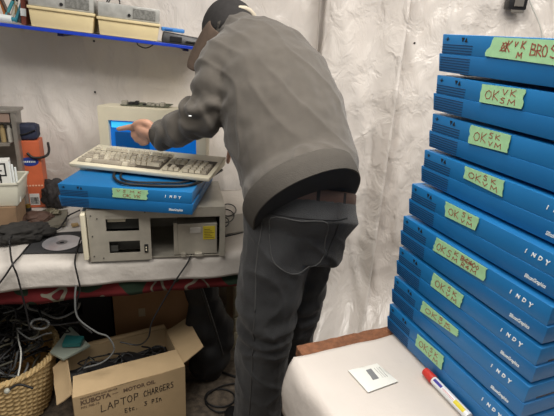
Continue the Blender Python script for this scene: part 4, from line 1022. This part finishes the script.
# print on front
bm = bmesh.new(); TX = lambda x, z: XZ(x, -.0006, z)
text_bm(bm, 'KUBOTA', .026, TX(.022, BZ-.036), .0004, 0, .95, bold=.0008)
text_bm(bm, 'MOTOR OIL', .022, TX(.165, BZ-.034), .0004, 0, .95, bold=.0006)
text_bm(bm, '—', .02, TX(.128, BZ-.032), .0004)
text_bm(bm, 'P/N 700-10', .013, TX(.022, BZ-.053), .0004, 0, 1)
text_bm(bm, 'GENUINE PARTS AND SERVICE', .009, TX(.022, BZ-.012), .0004, 0, 1)
fin(bm, 'printed_text', mat('faded print ink', hexc(112, 92, 74), .8), fp)
bm = bmesh.new(); fhw = lambda u, v: V((u, -.0004, v))
it = word('LAPTOP', .085, BZ-.092, .019, .030, .2, .0015)+word('CHARGERS', .235, BZ-.082, .0115, .026, .25, .0006)+word('Etc.', .165, BZ-.128, .010, .018, .25)+word('3 Pin'.replace('i', 'I'), .235, BZ-.124, .011, .018, .25)
it = [q for q in it if q[0] in G]
strokes(bm, fhw, it, .0026, (0, -.0005, 0)); fin(bm, 'handwriting', inkblk, fp)
# chargers in the box
for k in range(5):
    e_ = empty('power_brick', V((k0.x, k0.y, 0))+M4.Rotation(XY, 3, 'Z') @ V((.06+.06*k, .12+.04*(k % 2), .20+.012*(k % 2))), XY+rn.uniform(-1, 1), 'black power brick lying inside the open cardboard box', 'charger', 'power bricks in the cardboard box')
    bm = bmesh.new(); box(bm, -.05, .05, -.025, .025, 0, .035, .005); fin(bm, 'housing', blk, e_, True, 40)
    cable('lead', [V((.05, 0, .018)), V((.07, .01, .05)), V((.05, .04, .06)), V((0, .05, .05))], .003, blkc, parent=e_)
bm = bmesh.new(); box(bm, .006, XW-.006, .006, XD-.006, .006, .19)  # charger fill, raised so its black stands in for shade inside the box
bmesh.ops.subdivide_edges(bm, edges=bm.edges[:], cuts=30, use_grid_fill=True)
for v in bm.verts:
    if v.co.z > .18: v.co.z += .035*noise.noise(v.co*16)-.03*v.co.y
o = fin(bm, 'charger_shade_heap', blkc); o.location = (k0.x, k0.y, 0.001); o.rotation_euler = (0, 0, XY); tag(o, 'black mass of packed chargers, raised to paint the shade inside the open cardboard box', 'chargers'); o['kind'] = 'stuff'
for k in range(14):
    pts = [V((k0.x, k0.y, 0))+M4.Rotation(XY, 3, 'Z') @ V((rn.uniform(.03, XW-.03), rn.uniform(.1, XD-.03), rn.uniform(.19, .245))) for _ in range(5)]
    cable('charger_cable', pts, .003, rn.choice(cmats), 'charger cable coiled inside the open cardboard box', 'charger cables in the cardboard box', n=6)
# greenish plastic and teal object between basket and box
bm = bmesh.new(); q4 = [az(50, 352, .30), az(63, 359, .29), az(90, 345, .30), az(70, 326, .33)]
quadbox(bm, q4, (0, 0, -.008)); o = fin(bm, 'plastic_tray', mat('pale green grey plastic', hexc(150, 158, 146), .5)); tag(o, 'pale grey-green plastic tray tilted between the basket and the cardboard box', 'tray')
bm = bmesh.new(); q5 = [az(62, 344, .325), az(80, 343, .325), az(84, 336, .335), az(66, 335, .335)]
quadbox(bm, q5, (0, 0, -.016)); o = fin(bm, 'teal_case', mat('teal plastic', hexc(40, 112, 112), .5)); tag(o, 'small teal plastic case lying on the pale tray', 'case')
# rear cardboard box
r0_ = shp(117, 350, .34); r1_ = shp(201, 340, .34)
r0_.z = 0; r1_.z = 0; rw = (r1_-r0_).length; rtop = shp(117, 292, .34).z; DBG('rear', rw, rtop)
rb = empty('tall_cardboard_box', (r0_.x, r0_.y, 0), BYAW, 'large brown cardboard box standing in shadow behind the open box', 'cardboard box')
rtop = max(rtop, .4)+.06
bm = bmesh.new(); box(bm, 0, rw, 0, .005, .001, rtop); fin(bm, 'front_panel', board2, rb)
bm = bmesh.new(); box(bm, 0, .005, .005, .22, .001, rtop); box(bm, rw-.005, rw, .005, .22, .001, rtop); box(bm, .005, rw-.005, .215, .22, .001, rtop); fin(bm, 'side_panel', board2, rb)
bm = bmesh.new(); box(bm, .10, .128, -.001, 0, rtop-.19, rtop-.15); fin(bm, 'paper_label', mat('worn label', hexc(170, 150, 120), .8), rb.children[0])
# black bag hanging by the post
b0 = shp(209, 352, .24)
bg = empty('cloth_bag', (b0.x, b0.y, 0), BYAW, 'black cloth bag slumped beneath the right end of the bench', 'bag')
bm = bmesh.new()
for (c_, r_) in (((0, 0, .12), (.09, .07, .12)), ((-.015, 0, .30), (.085, .06, .16)), ((-.03, 0, .50), (.075, .05, .14)), ((.04, 0, .22), (.07, .05, .12))): ell(bm, c_, r_)
remesh(bm, 'body', .01, mat('black nylon', hexc(26, 26, 28), .7, noise_amt=.3, nscale=20), bg, 3, lambda c_, q: .012*noise.noise(c_*14)+.006*(1-abs(noise.noise(V((c_.x*20, c_.y*20, c_.z*6)))*2)))
cable('strap', [V((-.06, -.04, .58)), V((-.02, -.075, .45)), V((.02, -.085, .3)), V((.05, -.07, .18))], .006, blk, parent=bg)
# cream drawer unit
d0 = shp(233.5, 300, .42); d0.z = 0
du = empty('drawer_unit', (d0.x, d0.y, 0), BYAW, 'cream plastic drawer unit glimpsed between the bench leg and the jeans', 'drawer unit')
dm = mat('cream drawer plastic', hexc(214, 206, 178), .5)
bm = bmesh.new(); box(bm, 0, .26, .01, .22, .001, .70, .003); fin(bm, 'body', dm, du)
for k in range(8):
    bm = bmesh.new(); box(bm, .006, .254, -.004, .0095, .03+k*.082, .10+k*.082, .004); fin(bm, 'drawer', dm, du, True, 35)
    dr = du.children[-1]; bm = bmesh.new(); box(bm, .1, .16, -.012, -.004, .058+k*.082, .066+k*.082, .002); fin(bm, 'handle', dm, dr)
# floor cables
bm_pts = [az(220+15*cos(t*pi/5), 398+9*sin(t*pi/5), .006) for t in range(10)]
cable('floor_cable', bm_pts, .004, blkc, 'black cable coil on the carpet beside the person', closed=True)
cable('floor_cable', [az(186, 362, .006), az(205, 366, .006), az(222, 372, .006), az(236, 377, .006), az(260, 384, .006)], .0055, blkc, 'black lead running straight along the carpet behind the cable coil')
cable('floor_cable', [az(238, 383, .012), az(222, 386, .012), az(208, 394, .012), az(206, 404, .012), az(218, 412, .012), az(236, 408, .012), az(250, 400, .012)], .0035, blkc, 'thin outer loop of black cable on the carpet')

# ================================================================== BLACK CLIP AND CORD on the right sheet
def rw(x, y, off):
    t_ = (RW-W1).normalized(); n_ = V((t_.y, -t_.x, 0)); d = ray(x, y); k = ((W1-EYE).dot(n_)+off)/d.dot(n_); return EYE+d*k
k_ = rw(519, 4, .055)
e_ = empty('black_hook', k_, 0, 'small black clamp fixed high on the right plastic sheet', 'clamp')
bm = bmesh.new(); box(bm, -.04, .035, 0, .05, -.022, .06, .006); fin(bm, 'body', blk, e_, True, 35)
bm = bmesh.new(); box(bm, -.028, .026, -.003, .0, -.034, -.0225, .002); box(bm, -.02, .018, -.006, 0, -.01, .02, .002); fin(bm, 'jaw', mat('grey clamp jaw', hexc(110, 106, 100), .5), e_)
cable('wall_cable', [rw(526, -12, .03), rw(531, 4, .03), rw(538, 20, .03), rw(542, 34, .03), rw(545, 60, .03)], .003, whc, 'white cord hanging beside the black clamp on the right sheet', cat='cord')
for (x, y, Y_, lab) in ((94, 41, None, 'upper dark pin fastening the sheet below the shelf'), (95, 92, None, 'lower dark pin fastening the sheet left of the monitor'), (414.5, 43, 1.78, 'dark pin in the sheet left of the top blue computer')):
    p = shp(x, y, WV-.012) if Y_ is None else rw(x, y, .012)
    bm = bmesh.new(); bmesh.ops.create_uvsphere(bm, u_segments=12, v_segments=8, radius=.0045); o = fin(bm, 'push_pin', blk, None, True); o.location = p; tag(o, lab, 'pin')

# ================================================================== PERSON
face = V((-.55, .83, 0)).normalized(); lat = V((.83, .55, 0)).normalized()     # lat: the person's right
def T3(x, y, Y): return ay(x, y, Y)
tors = [((304, 200), 1.215, .163, .165), ((301, 172), 1.30, .176, .140), ((292, 146), 1.36, .186, .146), ((283, 114), 1.43, .196, .150), ((270, 82), 1.50, .198, .146), ((255, 57), 1.56, .180, .125), ((243, 38), 1.60, .12, .09)]
def sections(lst, grow=0, tilt=None):
    C_ = [T3(q[0][0], q[0][1], q[1]) for q in lst]; out = []
    for i, q in enumerate(lst):
        d = (C_[min(i+1, len(C_)-1)]-C_[max(i-1, 0)]).normalized()
        if i == 0 and tilt: d = tilt
        A = (lat-d*lat.dot(d)).normalized(); B = d.cross(A).normalized(); out.append((C_[i], A, B, q[2]+grow, q[3]+grow))
    return out
SH = T3(228, 62, 1.47); EL = T3(210, 108, 1.40); FO = T3(185, 126, 1.42); CU = T3(161, 137, 1.45)
RSH = T3(268, 62, 1.66); REL = T3(258, 112, 1.72); RWR = T3(240, 140, 1.70)
HEADC = T3(230, 37, 1.66)
# ---- body (one continuous mesh)
bm = bmesh.new()
loft(bm, [q if i > 1 else (q[0]+V((0, .05, .02)), q[1], q[2], .10, .07) for i, q in enumerate(sections(tors, -.03))])
neck0 = T3(243, 40, 1.58); limb(bm, [neck0, T3(234, 32, 1.62), HEADC], [.06, .055, .055])
hd = (face*.8+V((0, 0, -.6))).normalized()                     # where the face points: down-left
hu = (V((0, 0, 1))-hd*hd.z).normalized(); hs = hd.cross(hu).normalized()
def hp(f, u, s): return HEADC+hd*f+hu*u+hs*s
from mathutils import Matrix
HR = Matrix((hd, hs, hu)).transposed()
ell(bm, HEADC, (.098, .076, .108), HR, 28, 20); ell(bm, hp(.03, -.055, 0), (.062, .055, .062), HR)       # skull, jaw
ell(bm, hp(.062, -.095, 0), (.026, .03, .02), HR)                                                          # chin
limb(bm, [hp(.090, .005, 0), hp(.112, -.028, 0)], [.009, .014])                                            # nose
for s in (-1, 1):
    ell(bm, hp(-.005, -.01, s*.078), (.018, .008, .030), HR); ell(bm, hp(.084, .012, s*.030), (.012, .016, .010), HR)
    ell(bm, hp(.086, .030, s*.030), (.012, .022, .006), HR)
ell(bm, hp(.088, -.058, 0), (.010, .024, .006), HR); ell(bm, hp(.086, -.067, 0), (.010, .020, .006), HR)
limb(bm, [SH, SH.lerp(EL, .5), EL, FO, CU, T3(156, 135, 1.445)], [.055, .048, .042, .040, .028, .024])
limb(bm, [RSH, RSH.lerp(REL, .5), REL, RWR], [.055, .048, .042, .028])
# hand
HY = 1.465
def hq(x, y, d=0): return ay(x, y, HY+d)
limb(bm, [hq(157, 135, -.01), hq(150, 131.5), hq(143, 129)], [.024, .031, .027], flat=.85)
ell(bm, hq(148, 132, .002), (.034, .024, .032))
def finger(p, r): limb(bm, p, r, 12, 4)
finger([hq(143, 124, .0), hq(136, 126, .006), hq(127, 127.5, .018), hq(118.5, 129, .026)], [.0125, .0105, .0092, .0080])       # index, pointing
finger([hq(143, 128, .01), hq(135, 131, .024), hq(134, 136, .020), hq(139, 137, .004)], [.012, .011, .010, .009])             # curled
finger([hq(145, 131, .01), hq(137, 135, .018), hq(137, 140, .014), hq(142, 140, .0)], [.012, .0105, .0098, .0088])
finger([hq(148, 134, .008), hq(141, 139, .012), hq(142, 143.5, .008), hq(147, 142.5, -.004)], [.0115, .0095, .009, .008])
finger([hq(152, 127, -.012), hq(147, 123, -.016), hq(140, 122.5, -.010), hq(134, 125, -.002)], [.014, .0125, .0108, .009])    # thumb, along the top side
# right hand resting
finger([RWR, T3(236, 146, 1.72), T3(232, 150, 1.73)], [.028, .026, .018])
for k in range(4): finger([T3(232, 150+k*1.0, 1.705+.012*k), T3(229, 154+k*1.0, 1.705+.012*k), T3(228, 159+k, 1.70+.012*k)], [.010, .0092, .008])
finger([T3(236, 147, 1.70), T3(231, 149, 1.69), T3(229, 153, 1.685)], [.012, .010, .009])
# legs
LH = T3(281, 226, 1.22); RH = T3(303, 222, 1.33)
LK = T3(266, 322, 1.205); LAx = az(262, 440, .09); LA = V((LK.x-.015, 1.27, .09))
RK = T3(294, 318, 1.33); RA = V((RK.x-.025, 1.42, .09))
pel = [((306, 246), 1.265, .155, .115), ((307, 225), 1.265, .160, .12), ((306, 205), 1.28, .150, .115), ((303, 180), 1.31, .14, .11)]
loft(bm, sections(pel, -.03))
limb(bm, [LH, LH.lerp(LK, .5), LK, LK.lerp(LA, .45), LA], [.080, .070, .055, .052, .036])
limb(bm, [RH, RH.lerp(RK, .5), RK, RK.lerp(RA, .45), RA], [.080, .070, .055, .052, .036])
for A_ in (LA, RA): limb(bm, [A_+V((0, 0, -.03)), A_+face*.09+V((0, 0, -.045)), A_+face*.16+V((0, 0, -.055))], [.034, .03, .024])
body = remesh(bm, 'person', .0048, skin, None, 2)
tag(body, 'person in grey sweatshirt, black jeans and dark cap bending over the bench, pointing', 'person')
# ---- sweatshirt
def sw_disp(c_, q):
    # folds: around sleeve and across the back
    a = 0
    ds = min((c_-SH.lerp(EL, t/6)).length for t in range(7)); df = min((c_-EL.lerp(CU, t/6)).length for t in range(7))
    ax = (EL-SH).normalized(); s = (c_-SH).dot(ax); ax2 = (CU-EL).normalized(); s2 = (c_-EL).dot(ax2)
    if ds < .11: a += .0075*sin(s*95+5*noise.noise(c_*9)+q.dot(lat)*2)*max(0, 1-(ds/.11)**4)*min(1, max(0, .1+s*6))
    if df < .075: a += .0060*sin(s2*110+6*noise.noise(c_*12)+q.z*2)*max(0, 1-(df/.08)**4)*(1-max(0, s2-.1)*3)
    a += .006*noise.noise(V((c_.x*9+c_.z*7, c_.y*9, c_.z*10-c_.x*12)))+.0025*noise.noise(c_*30)
    k = 1-abs(noise.noise(V((c_.x*9+c_.z*9, c_.y*7, (c_.z-c_.x)*3)))*2.4); a += .005*max(0, k)**3
    return a
bm = bmesh.new()
hemt = sections(tors, 0)
hA = (T3(357, 180, 1.27)-T3(250, 220, 1.16)).normalized(); hB = V((-.1, .62, -.78)); hB = (hB-hA*hB.dot(hA)).normalized()
def mixs(sec, w):
    c, A, B, a, b = sec; sg = 1 if A.dot(hA) > 0 else -1; A = A*sg; sb = 1 if B.dot(hB) > 0 else -1; B = B*sb
    A2 = (A*(1-w)+hA*w).normalized(); B2 = B*(1-w)+hB*w; B2 = (B2-A2*B2.dot(A2)).normalized(); return (c, A2, B2, a, b)
hemt = [mixs(q, w) for q, w in zip(hemt, (1, .75, .45, .2, 0, 0, 0))]; loft(bm, hemt, 36)
limb(bm, [T3(245, 56, 1.54), SH, SH.lerp(EL, .5)+V((-.005, -.005, 0)), EL, FO, CU], [.088, .082, .077, .066, .053, .043])
limb(bm, [T3(262, 56, 1.60), RSH, RSH.lerp(REL, .5), REL, RWR], [.09, .082, .074, .062, .046])
limb(bm, [T3(253, 50, 1.57), T3(240, 36, 1.61)], [.105, .078])
# front hem hanging at the lower left
limb(bm, [T3(266, 186, 1.27), T3(254, 214, 1.27)], [.05, .016])
sw = remesh(bm, 'sweatshirt', .0060, sweat, body, 3, sw_disp)
# hem band
c_, A_, B_, a_, b_ = hemt[0]; dn = A_.cross(B_)
if dn.z > 0: dn = -dn
DBG('dn', dn[:])
bm = bmesh.new(); rg_ = []
for (off, gr_) in ((-.042, .003), (-.036, .0075), (-.012, .0065), (.012, .003), (.022, .0)):
    rg_.append((c_+dn*(off), A_, B_, a_+gr_, b_+gr_))
loft(bm, rg_, 72, 2.2, True); o = fin(bm, 'hem_band', sweatrib, sw, True, 60)
# cuff band
cdir = (CU-FO).normalized()
bm = bmesh.new(); tube(bm, [CU-cdir*.030, CU-cdir*.024, CU, CU+cdir*.014, CU+cdir*.018], [.040, .0445, .0435, .041, .034], 30); fin(bm, 'cuff', sweatrib, sw, True, 60)
# paint fleck
bm = bmesh.new(); ell(bm, ay(190, 116, 1.303), (.005, .003, .002)); 
o = fin(bm, 'pale_fleck', prwhite, sw, True)
# collar
bm = bmesh.new(); nd = (HEADC-neck0).normalized(); ax_ = nd.cross(V((0, 0, 1))).normalized(); bx_ = nd.cross(ax_)
pts = [T3(237, 33, 1.615)+ax_*.066*cos(t*pi/9)+bx_*.066*sin(t*pi/9) for t in range(18)]; tube(bm, pts, .011, 10, True); fin(bm, 'collar', sweatrib, sw, True)
bm = bmesh.new(); pts = [T3(242, 25.5, 1.615)+ax_*.052*cos(t*pi/9)+bx_*.052*sin(t*pi/9) for t in range(18)]; tube(bm, pts, .009, 10, True); o = fin(bm, 'shirt_collar', mat('cream shirt collar', hexc(190, 180, 162), .8), body, True); o['label'] = 'cream shirt collar showing above the sweatshirt'
# under shirt (black) and belt
def ringband(name, sec, m_, off0, off1, grow, parent, seg=64, tilt=None):
    c_, A_, B_, a_, b_ = sec; d = A_.cross(B_); d = d if d.z < 0 else -d
    bm = bmesh.new(); loft(bm, [(c_+d*off0, A_, B_, a_+grow-.004, b_+grow-.004), (c_+d*(off0+.003), A_, B_, a_+grow, b_+grow), (c_+d*(off1-.003), A_, B_, a_+grow, b_+grow), (c_+d*off1, A_, B_, a_+grow-.004, b_+grow-.004)], seg, 2.2, True)
    return fin(bm, name, m_, parent, True, 60)
undm = mat('black knit shirt', hexc(24, 24, 27), .9, noise_amt=.15)
ZA = V((0, 0, 1)); WC = T3(305, 194, 1.27)
wt = (V((.02, .36, .92))).normalized(); wA = (lat-wt*lat.dot(wt)).normalized(); wB = wt.cross(wA)
bm = bmesh.new(); loft(bm, [(WC-wt*.01, wA, wB, .148, .115), (WC+wt*.02, wA, wB, .156, .120), (WC+wt*.045, wA, wB, .154, .119), (T3(300, 160, 1.33), wA, wB, .13, .10)], 64); fin(bm, 'undershirt', undm, body, True, 60)
bm = bmesh.new(); c_, A_, B_, a_, b_ = hemt[0]; loft(bm, [(c_+dn*.004, A_, B_, a_-.006, b_-.006), (c_+dn*.0225, A_, B_, a_-.004, b_-.004), (c_+dn*.0250, A_, B_, a_-.010, b_-.010)], 64); o = fin(bm, 'undershirt_shade', undm, bpy.data.objects['undershirt'], True, 60)  # black disc: painted shade inside the hem, also the shirt showing there
bm = bmesh.new(); loft(bm, [(WC-wt*.028, wA, wB, .155, .119), (WC-wt*.024, wA, wB, .1585, .1225), (WC+wt*.007, wA, wB, .1585, .1225), (WC+wt*.011, wA, wB, .155, .119)], 64); fin(bm, 'belt', beltm, body, True, 60)
# ---- jeans
def jn(c_, q):
    k = 1-abs(noise.noise(V((c_.x*7, c_.y*7, c_.z*9+c_.x*6)))*2.6)
    a = .007*noise.noise(V((c_.x*8, c_.y*8, c_.z*5)))+.006*max(0, k)**3+.002*noise.noise(c_*26)
    kn = math.exp(-((c_.z-LK.z-.01)/.09)**2); a += kn*.0055*sin(c_.z*85+5*noise.noise(c_*7))
    return a*min(1, max(0, (1.0-c_.z)*12))
bm = bmesh.new()
pj = [(T3(300, 252, 1.26), .150, .118), (T3(306, 228, 1.26), .170, .132)]
PS = [(T3(297, 262, 1.26), V(wA), V(wB), .125, .115), (T3(297, 234, 1.265), wA, wB, .146, .130), (WC-wt*.075, wA, wB, .170, .131), (WC-wt*.045, wA, wB, .1620, .1255), (WC-wt*.016, wA, wB, .1590, .1235)]
loft(bm, PS, 48)
limb(bm, [LH+V((0, .02, .01)), LH.lerp(LK, .5), LK, LK.lerp(LA, .45), LA+V((0, 0, .015))], [.112, .100, .087, .084, .079])
limb(bm, [RH+V((-.01, -.01, 0)), RH.lerp(RK, .5), RK, RK.lerp(RA, .45), RA+V((0, 0, .015))], [.104, .096, .080, .078, .072])
je = remesh(bm, 'jeans', .0060, denim, body, 3, jn)
# snap helper onto jeans/sweater surface for stitching
from mathutils.bvhtree import BVHTree
def bvh(o): return BVHTree.FromPolygons([v.co for v in o.data.vertices], [p.vertices for p in o.data.polygons])
jb = bvh(je)
def hit(b, x, y, off=-.001):
    d = ray(x, y).normalized(); r_ = b.ray_cast(EYE, d)
    return r_[0]+r_[1]*off*-1 if r_[0] else None
def seam(name, pix, r_, m_, parent, b=jb, closed=False):
    pts = [hit(b, x, y, .0005) for x, y in pix]; pts = [p for p in pts if p]
    if len(pts) < 2: return
    bm = bmesh.new(); pp = spline(pts, 4, closed); out = []
    for p in pp:
        n = b.find_nearest(p); out.append(n[0]+n[1]*.0006)
    tube(bm, out, r_, 6, closed); return fin(bm, name, m_, parent, True)
darkst = mat('dark seam', hexc(32, 32, 34), .9)
seam('side_seam', [(262, 222), (258, 250), (256, 280), (255, 310), (254, 340), (252, 370), (250, 400), (249, 414)], .0022, denimst, je)
seam('yoke_seam', [(262, 212), (285, 216), (310, 219), (335, 220), (347, 218)], .0018, darkst, je)
seam('centre_seam', [(338, 200), (338, 218), (333, 238), (325, 258)], .0022, darkst, je)
pkx = [(272, 217), (300, 221), (326, 222)]; 
seam('back_pocket', [(271, 218), (270, 240), (275, 264), (297, 274), (320, 262), (325, 242), (327, 223), (300, 221)], .0018, denimst, je, closed=True)
for k, x in enumerate((318, 344, 290)):
    bm = bmesh.new(); y0_ = 184+(.0 if x < 330 else -1); 
    a = (WC+wt*.016); 
    # loop stands on the belt: find belt point by ray
    bb = BVHTree.FromPolygons([v.co for v in bpy.data.objects['belt'].data.vertices], [p.vertices for p in bpy.data.objects['belt'].data.polygons])
    p = None
    for yy in range(178, 206):
        h_ = bb.ray_cast(EYE, ray(x, yy).normalized())
        if h_[0]: p = h_; break
    if p and p[0]:
        pp = p[0]-wt*.002; q = pp-wt*.040; s_ = wt.cross(p[1]).normalized()*.005; n_ = V((p[1].x, p[1].y, 0)).normalized()*.0035
        quadbox(bm, [pp-s_+n_*.2, pp+s_+n_*.2, q+s_+n_*.2, q-s_+n_*.2], n_); fin(bm, 'belt_loop', darkst, je)
    else: bm.free()
# shoes
for A_ in (LA, RA):
    bm = bmesh.new(); o_ = A_-face*.03
    limb(bm, [o_+V((0, 0, -.032)), o_+face*.10+V((0, 0, -.042)), o_+face*.21+V((0, 0, -.050))], [.046, .044, .036])
    remesh(bm, 'shoe', .007, blk, body, 2, lambda c, q: 0)
# ---- cap
bm = bmesh.new()
ell(bm, HEADC+hu*.012-hd*.004, (.110, .090, .112), HR, 36, 24)
geom = [f for f in bm.faces if (f.calc_center_median()-HEADC).dot(hu)*1.0+(f.calc_center_median()-HEADC).dot(-hd)*.30 < .0]
bmesh.ops.delete(bm, geom=geom, context='FACES')
for v in bm.verts: v.co += V((1, 1, 1))*.003*noise.noise(v.co*25)
cp = fin(bm, 'cap', capm, body, True, 80); s = cp.modifiers.new('s', 'SOLIDIFY'); s.thickness = .004
# brim / ear flap hanging at the left of the head
bm = bmesh.new(); g = []
tp_ = [ay(206, 38, 1.50), ay(200, 30, 1.49), ay(213, 18, 1.49)]
fl = [((210, 18), (222, 34)), ((203, 27), (216, 44)), ((197, 38), (210, 56)), ((192, 48), (204, 64)), ((188, 58), (199, 70)), ((187.5, 63), (195, 72))]
for (a, b) in fl:
    A1 = ay(a[0], a[1], 1.60); B1 = ay(b[0], b[1], 1.56); g.append([A1.lerp(B1, t/6)+V((-.012*sin(pi*t/6), -.012*sin(pi*t/6), 0)) for t in range(7)])
vv = [[bm.verts.new(p) for p in r_] for r_ in g]
for i in range(len(vv)-1):
    for j in range(6): bm.faces.new((vv[i][j], vv[i+1][j], vv[i+1][j+1], vv[i][j+1]))
bf = fin(bm, 'cap_flap', capb, cp, True, 80); s = bf.modifiers.new('s', 'SOLIDIFY'); s.thickness = .008
bf.modifiers.new('u', 'SUBSURF').levels = 2; bf.modifiers['u'].render_levels = 2; bf['label'] = 'brown flap hanging from the cap'

# ================================================================== LIGHT
def area(loc, rot, sx_, sy_, e, col=(1, .95, .88), name='ceiling_light'):
    L_ = bpy.data.lights.new(name, 'AREA'); L_.shape = 'RECTANGLE'; L_.size = sx_; L_.size_y = sy_; L_.energy = e; L_.color = col
    o = bpy.data.objects.new(name, L_); COL.objects.link(o); o.location = loc; o.rotation_euler = rot; return o
area((.45, 1.0, 2.42), (0, 0, 0), 1.3, .6, 34)
area((-.7, .2, 2.42), (radians(-18), radians(-6), 0), 1.2, .8, 29)
area((1.3, .2, 2.4), (radians(-5), radians(15), 0), .8, .5, 10)
w = bpy.data.worlds.new('w'); sc.world = w; w.use_nodes = True; w.node_tree.nodes['Background'].inputs[0].default_value = (1, .96, .9, 1); w.node_tree.nodes['Background'].inputs[1].default_value = .17
sc.view_settings.view_transform = 'Standard'; sc.view_settings.look = 'None'; sc.view_settings.exposure = .12; sc.view_settings.gamma = 1
